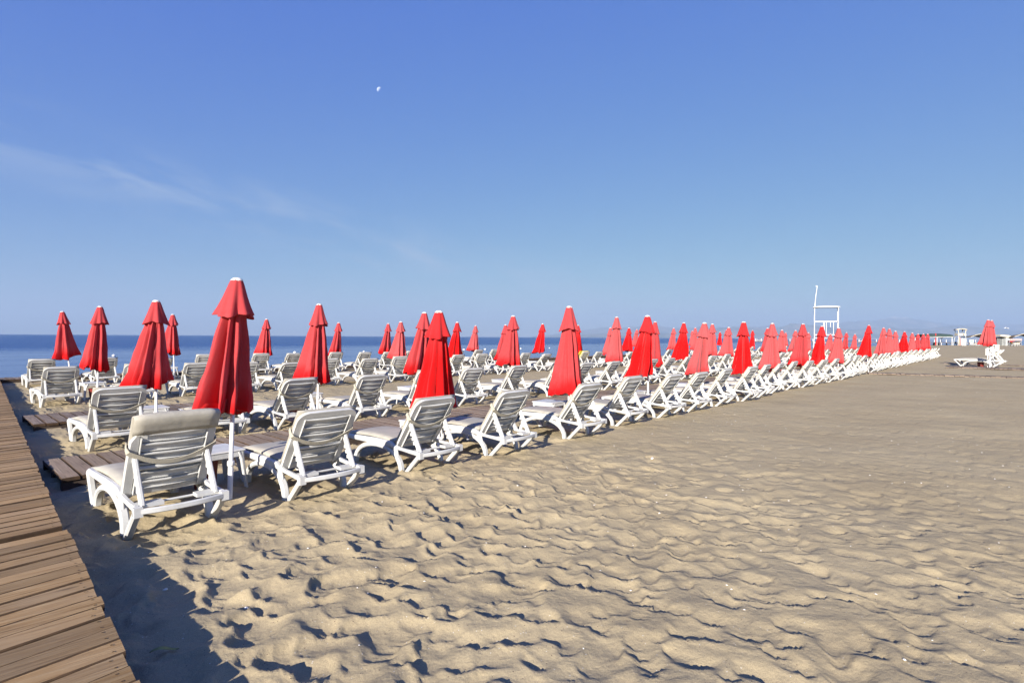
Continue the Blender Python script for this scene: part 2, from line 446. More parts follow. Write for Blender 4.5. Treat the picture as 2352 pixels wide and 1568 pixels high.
def sea_mat():
    m, nt, p, out = new_mat('sea_water')
    tc = N(nt, 'ShaderNodeTexCoord')
    # coordinates along / across the shore
    mp = N(nt, 'ShaderNodeMapping'); mp.inputs['Rotation'].default_value = (0, 0, -ROT_V)
    nt.links.new(tc.outputs['Object'], mp.inputs['Vector'])
    mp.vector_type = 'POINT'
    sep = N(nt, 'ShaderNodeSeparateXYZ'); nt.links.new(mp.outputs[0], sep.inputs[0])   # y = v
    zn = N(nt, 'ShaderNodeTexNoise', Scale=1.0, Detail=4.0)
    mpz = N(nt, 'ShaderNodeMapping'); mpz.inputs['Scale'].default_value = (0.006, 0.02, 1)
    nt.links.new(mp.outputs[0], mpz.inputs['Vector']); nt.links.new(mpz.outputs[0], zn.inputs['Vector'])
    vv = mth(nt, 'ADD', sep.outputs['Y'], mth(nt, 'MULTIPLY', mth(nt, 'SUBTRACT', zn.outputs['Fac'], 0.5), 45.0))
    ruf = N(nt, 'ShaderNodeMapRange'); ruf.inputs['From Min'].default_value = 75; ruf.inputs['From Max'].default_value = 120
    ruf.interpolation_type = 'SMOOTHSTEP'
    nt.links.new(vv, ruf.inputs['Value'])
    sn = N(nt, 'ShaderNodeTexNoise', Scale=1.0, Detail=5.0, Roughness=0.65)
    mps = N(nt, 'ShaderNodeMapping'); mps.inputs['Scale'].default_value = (0.02, 0.16, 1)
    nt.links.new(mp.outputs[0], mps.inputs['Vector']); nt.links.new(mps.outputs[0], sn.inputs['Vector'])
    rufs = mth(nt, 'ADD', ruf.outputs[0], mth(nt, 'MULTIPLY', mth(nt, 'SUBTRACT', sn.outputs['Fac'], 0.5), 1.1), True)
    p.inputs['Base Color'].default_value = (0.004, 0.046, 0.17, 1)
    p.inputs['IOR'].default_value = 1.33
    p.inputs['Specular IOR Level'].default_value = 0.5
    rg = N(nt, 'ShaderNodeMapRange'); rg.inputs['To Min'].default_value = 0.16; rg.inputs['To Max'].default_value = 0.30
    nt.links.new(rufs, rg.inputs['Value']); nt.links.new(rg.outputs[0], p.inputs['Roughness'])
    mw = N(nt, 'ShaderNodeMapping'); mw.inputs['Scale'].default_value = (0.35, 1.0, 1)
    nt.links.new(mp.outputs[0], mw.inputs['Vector'])
    n1 = N(nt, 'ShaderNodeTexNoise', Scale=1.4, Detail=5.0, Roughness=0.6); nt.links.new(mw.outputs[0], n1.inputs['Vector'])
    n2 = N(nt, 'ShaderNodeTexNoise', Scale=0.22, Detail=3.0); nt.links.new(mw.outputs[0], n2.inputs['Vector'])
    h = mth(nt, 'ADD', n1.outputs['Fac'], mth(nt, 'MULTIPLY', n2.outputs['Fac'], 2.0))
    st = N(nt, 'ShaderNodeMapRange'); st.inputs['To Min'].default_value = 0.10; st.inputs['To Max'].default_value = 1.0
    nt.links.new(rufs, st.inputs['Value'])
    bp = N(nt, 'ShaderNodeBump', Distance=0.25)
    nt.links.new(st.outputs[0], bp.inputs['Strength']); nt.links.new(h, bp.inputs['Height'])
    nt.links.new(bp.outputs[0], p.inputs['Normal'])
    return m
M['sea'] = sea_mat()

def mountain_mat():
    m, nt, p, out = new_mat('mountain_rock')
    geo = N(nt, 'ShaderNodeNewGeometry')
    sep = N(nt, 'ShaderNodeSeparateXYZ'); nt.links.new(geo.outputs['Position'], sep.inputs[0])
    nz = N(nt, 'ShaderNodeTexNoise', Scale=0.004, Detail=6.0); nt.links.new(geo.outputs['Position'], nz.inputs['Vector'])
    h = mth(nt, 'ADD', sep.outputs['Z'], mth(nt, 'MULTIPLY', mth(nt, 'SUBTRACT', nz.outputs['Fac'], 0.5), 200.0))
    c = ramp(nt, nz.outputs['Fac'], [(0.35, (0.05, 0.07, 0.045)), (0.65, (0.22, 0.19, 0.15))])
    mr = N(nt, 'ShaderNodeMapRange'); mr.inputs['From Min'].default_value = 480; mr.inputs['From Max'].default_value = 640
    nt.links.new(h, mr.inputs['Value'])
    c = mix_rgb(nt, mr.outputs[0], c, (0.65, 0.62, 0.62))
    nt.links.new(c, p.inputs['Base Color']); p.inputs['Roughness'].default_value = 0.95
    p.inputs['Specular IOR Level'].default_value = 0.0
    return m
M['mountain'] = mountain_mat()

# ------------------------------------------------------------------ noise for terrain
nrs = np.random.RandomState(5)
TAB = nrs.rand(256, 256)
def vnoise(x, y, sx=0, sy=0):
    x = x + sx; y = y + sy
    xi = np.floor(x).astype(int); yi = np.floor(y).astype(int)
    fx = x - xi; fy = y - yi
    fx = fx*fx*fx*(fx*(fx*6-15)+10); fy = fy*fy*fy*(fy*(fy*6-15)+10)
    a = TAB[xi & 255, yi & 255]; b = TAB[(xi+1) & 255, yi & 255]
    c = TAB[xi & 255, (yi+1) & 255]; d = TAB[(xi+1) & 255, (yi+1) & 255]
    return (a*(1-fx)+b*fx)*(1-fy)+(c*(1-fx)+d*fx)*fy - 0.5
def fbm(x, y, o=4, s=0.0, g=0.5):
    t = 0; a = 1.0
    for k in range(o):
        t = t + a*vnoise(x, y, 17.3*k+s, 9.1*k+s*2); x = x*2.03; y = y*2.03; a *= g
    return t
def sstep(a, b, x):
    t = np.clip((x-a)/(b-a), 0, 1); return t*t*(3-2*t)

SEA_Z = -0.45
def shore_dist(u, v):
    """metres beyond the water line (negative on land)"""
    X = u*US - v*UC; Y = u*UC + v*US
    a = v - 27.5 - 0.8*np.sin(u*0.11)
    b = (Y - 163.0) - 2.0*np.sin(X*0.05)
    k = 6.0
    return np.maximum(a, b) + 0*k
def base_height(u, v):
    s = shore_dist(u, v)
    return -0.45*sstep(-3.5, 0.0, s) - 1.6*sstep(0.0, 14.0, s)

def axis(lo, dense0, dense1, hi, d, gl, gh):
    mid = list(np.arange(dense0, dense1, d))
    up = []; x = dense1; st = d
    while x < hi: up.append(x); st = d + gh*(x-dense1); x += st
    up.append(hi)
    dn = []; x = dense0; st = d
    while True:
        st = d + gl*(dense0-x); x -= st
        if x < lo: break
        dn.append(x)
    dn.append(lo)
    return np.array(dn[::-1] + mid + up)
ua = axis(-60.0, 0.35, 5.6, 330.0, 0.016, 0.06, 0.016)
va = axis(-220.0, -2.4, 5.4, 60.0, 0.016, 0.03, 0.016)
UU, VV = np.meshgrid(ua, va, indexing='ij')
HH = base_height(UU, VV)
DD = np.hypot(UU, VV)
# how trampled the sand is: heavy near the walk and between the rows, smooth on the open middle beach
wx = UU*US - VV*UC; wy = UU*UC + VV*US
tram = 1.0 - sstep(4.6, 9.6, wy + 0.35*np.abs(wx-1.0) + 1.5*fbm(UU*0.3, VV*0.3, 2))
tram = np.where(VV > 4.6, np.maximum(tram, 0.75*sstep(4.6, 5.6, VV)), tram)
tram = np.clip(tram, 0.0, 1.0)
HH += 0.04*fbm(UU*0.45, VV*0.45, 2) * (1 - sstep(20, 28, shore_dist(UU, VV) + 24))
HH += (0.010*tram + 0.006)*fbm(UU*1.7, VV*1.7, 3, 4.0)
wu = UU + 0.16*fbm(UU*1.7, VV*1.7, 2, 21.0); wv = VV + 0.16*fbm(UU*1.7, VV*1.7, 2, 31.0)
ru = wu*math.cos(PHI) + wv*math.sin(PHI); rv = -wu*math.sin(PHI) + wv*math.cos(PHI)
rg = np.clip(1 - np.abs(2.6*fbm(ru*2.5, rv*1.6, 2, 2.0, 0.45)), 0, 1)**2.2
HH += (0.003 + 0.006*tram)*rg
FP = np.zeros_like(HH)
def stamp(u0, v0, ang, L, Wd, dep, rim):
    """a foot's scoop: a steep scarp on one side, running out gently on the other"""
    rad = L*2.5
    i0, i1 = np.searchsorted(ua, [u0-rad, u0+rad]); j0, j1 = np.searchsorted(va, [v0-rad, v0+rad])
    if i1-i0 < 3 or j1-j0 < 3: return
    x = UU[i0:i1, j0:j1]-u0; y = VV[i0:i1, j0:j1]-v0
    c, s = math.cos(ang), math.sin(ang)
    a = (x*c+y*s)/L; b = (-x*s+y*c)/Wd
    wob = 0.30*vnoise(x*8+u0*7, y*8+v0*5) + 0.14*vnoise(x*23+u0*3, y*23+v0*9)
    q = np.sqrt(a*a + b*b) + wob
    # scarp side: steep wall shaped on the sun's side so the dent holds shadow
    w = 0.5 - 0.5*(a*SC[0] + b*SC[1])/np.maximum(np.sqrt(a*a+b*b), 1e-3)
    inner = 0.02 + 0.84*np.clip(w, 0, 1)**1.6
    outer = 1.0 + 1.15*np.clip(1-w, 0, 1)**1.2
    t = np.clip((q-inner)/(outer-inner), 0, 1)
    dent = (1 - t*t*(3-2*t))*(0.55+0.45*t) + 0.45*(1-t)*np.clip(1-t, 0, 1)**0.5*0.9
    ridge = np.exp(-((q-1.10)/0.17)**2) * np.clip(w, 0, 1)**1.5
    loc = FP[i0:i1, j0:j1]
    FP[i0:i1, j0:j1] = loc*(1-0.75*dent) - dep*dent + rim*ridge
SC = (1.0, 0.0)
fr = random.Random(3)
def trample(u, v):
    i = min(len(ua)-1, int(np.searchsorted(ua, u))); j = min(len(va)-1, int(np.searchsorted(va, v)))
    return tram[i, j]
def walkers():
    global SC
    pts = []
    for _ in range(24000):
        u = fr.uniform(0.2, 13); v = fr.uniform(-7.5, 26)
        t = trample(u, v)
        if fr.random() > t*0.85: continue
        pts.append((u, v, t))
    # older, wind-softened dents carry on across the open beach
    for _ in range(2600):
        u = fr.uniform(2, 17); v = fr.uniform(-14, 5)
        t = trample(u, v)
        if t < 0.7: pts.append((u, v, -1))
    for u, v, t in pts:
        ang = R(fr.gauss(115, 26)) if fr.random() < 0.7 else fr.uniform(0, math.pi*2)
        big = max(0.0, min(1.0, (v-1.0)/2.5))*max(0.0, min(1.0, (9.0-u)/3.0))
        L = fr.uniform(0.045, 0.095) + big*fr.uniform(0.0, 0.07); Wd = L*fr.uniform(0.55, 0.9)
        if t < 0: dep = fr.uniform(0.006, 0.016)
        else: dep = fr.uniform(0.010, 0.033)*(0.35+0.65*t)*(1.0 + 0.5*big); dep *= 0.65 + 0.4*(L/0.12)
        # direction of the run-out in the dent's own frame
        d = PHI + fr.gauss(0, 0.5)
        c, s_ = math.cos(ang), math.sin(ang)
        SC = (math.cos(d)*c + math.sin(d)*s_, -math.cos(d)*s_ + math.sin(d)*c)
        stamp(u, v, ang, L, Wd, dep, dep*fr.uniform(0.12, 0.4))
walkers()
HH += FP
# wind-softened ripples over the dents
HH += 0.004*tram*fbm(UU*7.0, VV*7.0, 3, 8.0)
# little banks where feet and poles have worked into the sand
for cu in (1.47, 2.79, 4.24, 5.55, 7.25, 8.82, 10.25):
    for fu, fv in ((cu-0.315, 5.26), (cu+0.315, 5.26), (cu-0.315, 6.27), (cu+0.315, 6.27)):
        i0, i1 = np.searchsorted(ua, [fu-0.3, fu+0.3]); j0, j1 = np.searchsorted(va, [fv-0.3, fv+0.3])
        rr_ = np.hypot(UU[i0:i1, j0:j1]-fu, VV[i0:i1, j0:j1]-fv) * (1 + 0.5*vnoise(UU[i0:i1, j0:j1]*7, VV[i0:i1, j0:j1]*7))
        HH[i0:i1, j0:j1] += 0.022*np.exp(-((rr_-0.10)/0.06)**2) - 0.010*np.exp(-(rr_/0.05)**2)
# sand banked against the walk and kept under the decks
HH = np.where((UU < 0.5+0.0573*VV) & (VV > -4) & (VV < 26), np.minimum(HH, 0.02), HH)

def grid_mesh(name, X, Y, Z):
    r, c = X.shape
    me = bpy.data.meshes.new(name)
    co = np.stack([X, Y, Z], -1).reshape(-1).astype(np.float32)
    me.vertices.add(r*c); me.vertices.foreach_set('co', co)
    idx = np.arange(r*c).reshape(r, c)
    q = np.stack([idx[:-1, :-1], idx[1:, :-1], idx[1:, 1:], idx[:-1, 1:]], -1).reshape(-1, 4)
    nf = len(q)
    me.loops.add(nf*4); me.loops.foreach_set('vertex_index', q.reshape(-1).astype(np.int32))
    me.polygons.add(nf)
    me.polygons.foreach_set('loop_start', np.arange(0, nf*4, 4, dtype=np.int32))
    me.polygons.foreach_set('loop_total', np.full(nf, 4, dtype=np.int32))
    me.polygons.foreach_set('use_smooth', np.ones(nf, dtype=bool))
    me.update(calc_edges=True); me.validate()
    return me
lean = 0.25*tram*(HH - base_height(UU, VV))
sand = obj('sand_ground', grid_mesh('sand_ground', wx + sh.x*lean, wy + sh.y*lean, HH), M['sand'])
tag(sand, 'pale trampled beach sand', None, None, 'structure')
def sand_z(u, v):
    i = int(np.clip(np.searchsorted(ua, u), 0, len(ua)-1)); j = int(np.clip(np.searchsorted(va, v), 0, len(va)-1))
    return float(HH[i, j])
def sand_low(u, v, r=0.12):
    i0, i1 = np.searchsorted(ua, [u-r, u+r]); j0, j1 = np.searchsorted(va, [v-r, v+r])
    if i1 <= i0 or j1 <= j0: return sand_z(u, v)
    return float(np.mean(HH[i0:i1, j0:j1]))

mb = MB()
mb.add([(-17500, -1800, 0), (17500, -1800, 0), (17500, 15800, 0), (-17500, 15800, 0)], [(0, 1, 2, 3)])
sea = obj('sea', mb.mesh('sea'), M['sea'], loc=(0, 0, SEA_Z))
tag(sea, 'calm blue sea', None, None, 'structure')

# ------------------------------------------------------------------ mountains far across the bay
def ridge(name, x0, x1, y0, depth, prof, seed, rough, label):
    nx, ny = 420, 26
    xs = np.linspace(x0, x1, nx); ts = np.linspace(0, 1, ny)
    X, T = np.meshgrid(xs, ts, indexing='ij')
    Y = y0 + T*depth
    crest = np.interp(X / Y, [p[0] for p in prof], [p[1] for p in prof]) * Y
    shape = np.sin(np.pi*np.clip(T, 0, 1))**0.75
    n = fbm(X/900.0, Y/900.0, 6, seed, 0.55)
    n2 = 1-np.abs(fbm(X/500.0, Y/420.0, 5, seed+3, 0.5))*2
    Z = crest*shape*(1 + rough*n) * (0.82+0.18*n2) - 6*(1-shape)
    o = obj(name, grid_mesh(name, X, Y, Z), M['mountain'])
    tag(o, label, None, None, 'structure')
    return o
def pr(pts):   # (image column, image row) of the skyline -> slope pairs
    return [((x-1176)/1263.0, max(0.0, (767+x*0.0057-y)/1263.0)) for x, y in pts]
ridge('mountains', 500, 14500, 12500, 2400,
      pr([(1230, 772), (1300, 764), (1380, 752), (1450, 748), (1560, 752), (1660, 748), (1760, 746), (1850, 750), (1930, 745), (1990, 731),
          (2040, 728), (2090, 733), (2150, 738), (2200, 745), (2260, 741), (2352, 741), (2500, 745)]), 3.0, 0.22,
      'pale hazy mountain range with snowy tops across the bay')
ridge('foothills', 500, 11000, 9300, 1200,
      pr([(1250, 773), (1330, 768), (1420, 762), (1520, 764), (1600, 760), (1690, 750), (1730, 748), (1790, 752), (1815, 743), (1845, 746), (1900, 752),
          (1960, 757), (2030, 752), (2120, 756), (2200, 746), (2240, 750), (2352, 758), (2500, 762)]), 9.0, 0.16,
      'low blue foothills along the far shore')

# ------------------------------------------------------------------ haze: the air over the bay
mb = MB(); mb.box((0, 7000, 307), (35600, 18000, 622))
haze = obj('haze', mb.mesh('haze'))
hm = bpy.data.materials.new('haze'); hm.use_nodes = True
hm.node_tree.nodes.clear()
ho = hm.node_tree.nodes.new('ShaderNodeOutputMaterial'); hv = hm.node_tree.nodes.new('ShaderNodeVolumePrincipled')
hv.inputs['Color'].default_value = (0.40, 0.54, 0.75, 1)
hv.inputs['Density'].default_value = 1.4e-4
hv.inputs['Anisotropy'].default_value = 0.0
hm.node_tree.links.new(hv.outputs[0], ho.inputs['Volume'])
haze.data.materials.append(hm)
tag(haze, 'thin sea haze in the air', None, None, 'stuff')

# ------------------------------------------------------------------ moon
def moon():
    d = Vector(((870-1176)/1263.0, 1, (772-209)/1263.0)).normalized()
    dist = 40000.0; rad = 5.6/1263.0*dist
    m, nt, p, out = new_mat('moon_surface'); nt.nodes.remove(p)
    geo = N(nt, 'ShaderNodeNewGeometry')
    tc = N(nt, 'ShaderNodeTexCoord')
    dp = N(nt, 'ShaderNodeVectorMath', operation='DOT_PRODUCT')
    nt.links.new(geo.outputs['Normal'], dp.inputs[0])
    light = (Vector((-0.75, -0.45, 0.5))).normalized(); dp.inputs[1].default_value = light
    nz = N(nt, 'ShaderNodeTexNoise', Scale=2.0/rad, Detail=4.0); nt.links.new(tc.outputs['Object'], nz.inputs['Vector'])
    lit = mth(nt, 'MULTIPLY', mth(nt, 'MAXIMUM', dp.outputs['Value'], 0.0), mth(nt, 'ADD', 0.25, nz.outputs['Fac']))
    em = N(nt, 'ShaderNodeEmission'); em.inputs['Color'].default_value = (1, 0.97, 0.9, 1)
    nt.links.new(mth(nt, 'MULTIPLY', lit, 0.6), em.inputs['Strength'])
    tr = N(nt, 'ShaderNodeBsdfTransparent'); ad = N(nt, 'ShaderNodeAddShader')
    nt.links.new(em.outputs[0], ad.inputs[0]); nt.links.new(tr.outputs[0], ad.inputs[1])
    bf = N(nt, 'ShaderNodeMixShader'); t2 = N(nt, 'ShaderNodeBsdfTransparent')
    nt.links.new(geo.outputs['Backfacing'], bf.inputs[0]); nt.links.new(ad.outputs[0], bf.inputs[1]); nt.links.new(t2.outputs[0], bf.inputs[2])
    nt.links.new(bf.outputs[0], out.inputs['Surface'])
    bm = bmesh.new(); bmesh.ops.create_uvsphere(bm, u_segments=32, v_segments=20, radius=rad)
    me = bpy.data.meshes.new('moon'); bm.to_mesh(me); bm.free()
    me.polygons.foreach_set('use_smooth', [True]*len(me.polygons))
    o = obj('moon', me, m, loc=d*dist)
    o.visible_shadow = True
    tag(o, 'pale waning daytime moon high in the blue sky', 'moon')
moon()

# ------------------------------------------------------------------ timber walks
def board_meshes(name, L, Wd, T, mat, nvar=4, seed=1, shear=0.0, edge='plank_edge'):
    r = random.Random(seed); out = []
    for k in range(nvar):
        mb = MB(); n = 9; e = 0.006
        P = []
        jl = [r.uniform(-0.003, 0.003) for _ in range(n)]; jr = [r.uniform(-0.003, 0.003) for _ in range(n)]
        jz = [r.uniform(-0.003, 0.002) for _ in range(n)]
        vs = []; fs = []
        for i in range(n):
            y = -L/2 + L*i/(n-1)
            if i == 0: y += r.uniform(0, 0.01)
            if i == n-1: y -= r.uniform(0, 0.01)
            a, b, z = -Wd/2+jl[i], Wd/2+jr[i], jz[i]
            k = -y*shear
            vs += [(a+k, y, -T), (a+k, y, z-e), (a+k+e, y, z), (b+k-e, y, z), (b+k, y, z-e), (b+k, y, -T)]
        for i in range(n-1):
            for j in range(6):
                fs.append((i*6+j, i*6+(j+1) % 6, (i+1)*6+(j+1) % 6, (i+1)*6+j))
        fs.append((5, 4, 3, 2, 1, 0)); b = (n-1)*6; fs.append((b, b+1, b+2, b+3, b+4, b+5))
        mb.add(vs, fs)
        nb0 = len(mb.f)
        for yy in ((-L/2+0.05, L/2-0.05) if L > 0.8 else ()):      # rusty screw heads near both ends
            for xx in (-Wd*0.27, Wd*0.27):
                cx, cy = xx - yy*shear + r.uniform(-0.006, 0.006), yy + r.uniform(-0.01, 0.01)
                ring = [(cx+0.0055*math.cos(q*math.pi/3), cy+0.0055*math.sin(q*math.pi/3), 0.0032) for q in range(6)]
                mb.add(ring, [(0, 1, 2, 3, 4, 5)])
        me = mb.mesh(name, False, mat)
        me.materials.append(M[edge])          # dark brown sides and bevels that draw the joint lines
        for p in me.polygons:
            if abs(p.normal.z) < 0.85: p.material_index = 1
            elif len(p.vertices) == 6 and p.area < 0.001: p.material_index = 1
        out.append(me)
    return out
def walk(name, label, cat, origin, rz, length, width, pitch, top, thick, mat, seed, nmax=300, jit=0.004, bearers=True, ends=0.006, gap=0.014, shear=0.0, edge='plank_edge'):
    """boards laid across local x (the walk's run), board length along local y"""
    t = empty(name, origin, rz); tag(t, label, cat, None, 'structure' if name == 'sand_path' else None)
    r = random.Random(seed)
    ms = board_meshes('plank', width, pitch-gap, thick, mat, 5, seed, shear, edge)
    n = int(length/pitch)
    for i in range(min(n, nmax)):
        o = obj('plank', ms[r.randrange(5)], None, t)
        o.location = ((i+0.5)*pitch + r.uniform(-0.001, 0.001), r.uniform(-ends, ends), top + r.uniform(-jit, jit))
        o.rotation_euler = (r.uniform(-0.002, 0.002), r.uniform(-0.02, 0.02), r.uniform(-0.004, 0.004) + (math.pi if r.random() < 0.5 else 0))
    if bearers:
        for y in (-width*0.5+0.05, 0, width*0.5-0.05):
            mb = MB(); mb.box((length/2, y, top-thick-0.008-0.085), (length-0.02, 0.07, 0.17))
            obj('bearer', mb.mesh('bearer'), M['wood_under'], t)
    return t
# main boardwalk at the left, running down to the sea: its right edge is u = 0.464 + 0.0573 v
BW_DIR = W(0.0573, 1).normalized()
bw_rz = math.atan2(BW_DIR.y, BW_DIR.x)
perp = Vector((BW_DIR.y, -BW_DIR.x, 0))           # to the right (+u)
BW_W = 2.6
start = W(0.464 + 0.0573*(-1.5), -1.5) - perp*(BW_W/2)
# near stretch a little wider than the far one
nearlen = 6.6
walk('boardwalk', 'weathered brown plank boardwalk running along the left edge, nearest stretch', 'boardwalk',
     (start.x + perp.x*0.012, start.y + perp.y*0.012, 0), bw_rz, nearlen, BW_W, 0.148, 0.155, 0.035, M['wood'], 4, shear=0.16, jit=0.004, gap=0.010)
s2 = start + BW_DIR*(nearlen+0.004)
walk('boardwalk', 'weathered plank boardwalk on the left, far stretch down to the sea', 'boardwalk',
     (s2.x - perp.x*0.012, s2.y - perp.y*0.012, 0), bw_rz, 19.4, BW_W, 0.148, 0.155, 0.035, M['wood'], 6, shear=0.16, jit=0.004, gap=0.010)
# walk between first and second row
o_ = W(1.02, 7.95)
walk('plank_walkway', 'long reddish brown plank walkway between the first and second row of loungers', 'walkway',
     (o_.x, o_.y, 0), R(90)-AU, 28.7, 1.25, 0.172, 0.105, 0.04, M['wood_red'], 8, ends=0.02)
o_ = W(31.2, 7.95)
walk('plank_walkway', 'reddish plank walkway between the first two rows, beyond the sand path gap', 'walkway',
     (o_.x, o_.y, 0), R(90)-AU, 27.0, 1.25, 0.172, 0.085, 0.04, M['wood_red'], 9, ends=0.02)
o_ = W(1.32, 12.75)
walk('plank_walkway', 'short grey plank walkway behind the second row, beside the boardwalk', 'walkway',
     (o_.x, o_.y, 0), R(90)-AU, 3.3, 1.45, 0.172, 0.105, 0.04, M['wood_grey'], 10, ends=0.02)
o_ = W(-1.2, 25.0)
walk('plank_walkway', 'grey plank walkway along the water behind the last row', 'walkway',
     (o_.x, o_.y, -0.05), R(90)-AU, 44.0, 1.2, 0.172, 0.16, 0.04, M['wood_grey'], 12, nmax=255, ends=0.02)
# half-buried path crossing the open sand on the right
o_ = W(29.75, 5.1)
pd = (W(31.3, -0.6) - W(29.75, 5.1)); plen = pd.length + 5
walk('sand_path', 'narrow half-buried grey plank path crossing the open sand', 'path',
     (o_.x, o_.y, 0), math.atan2(pd.y, pd.x), plen, 0.75, 0.172, 0.055, 0.05, M['wood_grey'], 14, bearers=False, jit=0.008, ends=0.03, edge='wood_grey')
# deck beside the far loungers on the right
o_ = W(40.2, 3.0)
walk('sand_deck', 'low plank deck under the two far loungers on the right', 'deck',
     (o_.x, o_.y, 0), R(-90)+ROT_V, 9.0, 2.2, 0.172, 0.06, 0.04, M['wood_grey'], 15, ends=0.02, edge='wood_grey', bearers=False)
o_ = W(46.0, 3.6)
walk('sand_path', 'thin plank path on the sand behind the far loungers', 'path',
     (o_.x, o_.y, 0), R(-90)+ROT_V, 9.0, 0.9, 0.172, 0.05, 0.04, M['wood_grey'], 16, ends=0.02, edge='wood_grey', bearers=False)

# ------------------------------------------------------------------ sun lounger
HX = 0.315     # half distance between the side frames
def arch_path(n=14):
    P = []
    for i in range(n+1):
        a = math.pi*i/n
        P.append((0, 0.785 - 0.46*math.cos(a), 0.285*math.sin(a)**0.8))
    return P
def lounger_meshes(A, lod, wrap=0.0, top=0.665):
    """side profile in (y, z): y = 0 at the rear bar, 1.55 at the foot end"""
    L = {}
    ca, sa = math.cos(A), math.sin(A)
    hinge = Vector((0, 0.44, 0.285))
    dv = Vector((0, -ca, sa)); nb = Vector((0, -sa, -ca))       # along the back, and out of its rear face
    def B(x, s, o=0.0): return hinge + Vector((x, 0, 0)) + dv*s + nb*o
    nseg = 14 if lod == 0 else 8
    # frame: rails, cross bars, curved rear bar, seat deck
    mb = MB()
    for sx in (-1, 1):
        x = sx*HX
        rail = [(x, 0.0, 0.245), (x, 0.30, 0.262), (x, 0.44, 0.275), (x, 0.52, 0.298), (x, 0.8, 0.305), (x, 1.3, 0.298), (x, 1.50, 0.30), (x, 1.555, 0.285)]
        mb.sweep(rail, (1, 0, 0), [0.05, 0.042, 0.045, 0.055, 0.055, 0.055, 0.055, 0.05], [0.05, 0.034, 0.045, 0.07, 0.075, 0.06, 0.055, 0.05])
        mb.box((x, -0.005, 0.232), (0.06, 0.06, 0.075))
        # rib tying the rail to the arch
        mb.sweep([(x, 0.46, 0.27), (x, 0.385, 0.15)], (1, 0, 0), 0.02, [0.09, 0.02])
    bar = []
    for i in range(11):
        t = -1 + 2*i/10; bar.append((t*(HX+0.01), -0.012 - 0.055*(1-t*t), 0.235))
    mb.sweep(bar, (0, 0, 1), 0.045, 0.03)
    mb.tube((-HX, 0.13, 0.25), (HX, 0.13, 0.25), 0.011, 6)
    mb.sweep([(-HX, 1.53, 0.29), (HX, 1.53, 0.29)], (0, 1, 0), 0.05, 0.045)
    if lod == 0:
        for k in range(8):
            y = 0.54+k*0.13; mb.sweep([(-HX, y, 0.315), (HX, y, 0.315)], (0, 1, 0), 0.10, 0.014)
        for sx in (-1, 1): mb.box((sx*0.22, 0.09, 0.258), (0.20, 0.10, 0.03))
    else:
        mb.box((0, 1.0, 0.315), (HX*2, 1.05, 0.014))
    fr = mb
    legs = []
    for sx in (-1, 1):
        m = MB(); x = sx*HX       # rear leg, slanting in to the rear foot
        m.sweep([(x, 0.005, 0.225), (x, 0.19, 0.045), (x, 0.25, -0.02), (x, 0.285, -0.025)], (1, 0, 0), [0.06, 0.06, 0.06, 0.055], [0.052, 0.048, 0.052, 0.045])
        legs.append(('leg', m))
        m = MB()                  # front leg
        m.sweep([(x, 1.535, 0.285), (x, 1.43, 0.13), (x, 1.33, -0.015), (x, 1.285, -0.025)], (1, 0, 0), [0.06, 0.06, 0.06, 0.055], [0.052, 0.048, 0.052, 0.045])
        legs.append(('leg', m))
        m = MB()
        P = [(x, y, z-0.02) for _, y, z in arch_path(nseg)]
        m.sweep(P, (1, 0, 0), 0.068, 0.052)
        legs.append(('arch', m))
    # back frame: rounded inverted U
    bf = MB()
    r, hx, n = 0.075, 0.285, 5
    ftop = top if wrap == 0 else top-0.10
    if wrap == 0:
        pth = [B(-hx, -0.02), B(-hx, top-r)]
        for k in range(1, n+1):
            a = math.pi/2*k/n; pth.append(B(-hx + r*(1-math.cos(a)), top - r + r*math.sin(a)))
        q = [B(hx, -0.02), B(hx, top-r)]
        for k in range(1, n+1):
            a = math.pi/2*k/n; q.append(B(hx - r*(1-math.cos(a)), top - r + r*math.sin(a)))
        bf.sweep(pth + q[::-1], nb, 0.034, 0.062)
        bf.sweep([p_ + nb*0.014 for p_ in (pth + q[::-1])], nb, 0.016, 0.072)
    else:
        # broken frame: two ragged side posts, the top bar gone
        for sx, tp in ((-1, ftop-0.02), (1, ftop+0.03)):
            bf.sweep([B(sx*hx, -0.02), B(sx*hx, tp*0.55), B(sx*(hx-0.004), tp*0.9), B(sx*(hx-0.02), tp)], nb, [0.034, 0.034, 0.034, 0.02], [0.075, 0.075, 0.07, 0.03])
    for sx in (-1, 1):
        bf.sweep([B(sx*(hx-0.042), 0.0, 0.020), B(sx*(hx-0.042), ftop-0.04, 0.020)], nb, 0.034, 0.009)
    bf.sweep([B(-hx, 0.0), B(hx, 0.0)], nb, 0.03, 0.06)
    # slats bowed to the rear, each with a raised lip along its upper edge
    slats = []
    ns = 6; s0, s1 = 0.035, (top-0.035 if wrap == 0 else top-0.09); pit = (s1-s0)/ns
    for k in range(ns):
        m = MB(); sc = s0+pit*(k+0.5); P = []; Q = []; Q2 = []
        nx = 8 if lod == 0 else 4
        for j in range(nx+1):
            t = -1+2*j/nx
            o_ = 0.000 + 0.016*(1-t*t)
            P.append(B(t*(hx-0.028), sc, o_))
            Q.append(B(t*(hx-0.046), sc + pit/2-0.012, o_+0.014)); Q2.append(B(t*(hx-0.046), sc - pit/2+0.012, o_+0.010))
        m.sweep(P, dv, pit-0.020, 0.010)
        m.sweep(Q, dv, 0.010, 0.030, ch=0)
        if lod == 0: m.sweep(Q2, dv, 0.006, 0.016, ch=0)
        slats.append(('slat', m))
    # round grab bar across the back
    cb = MB(); cb.sweep([B(-0.24, 0.27, 0.035), B(-0.22, 0.27, 0.042), B(0.22, 0.27, 0.042), B(0.24, 0.27, 0.035)], dv, 0.036, 0.03, round_=8)
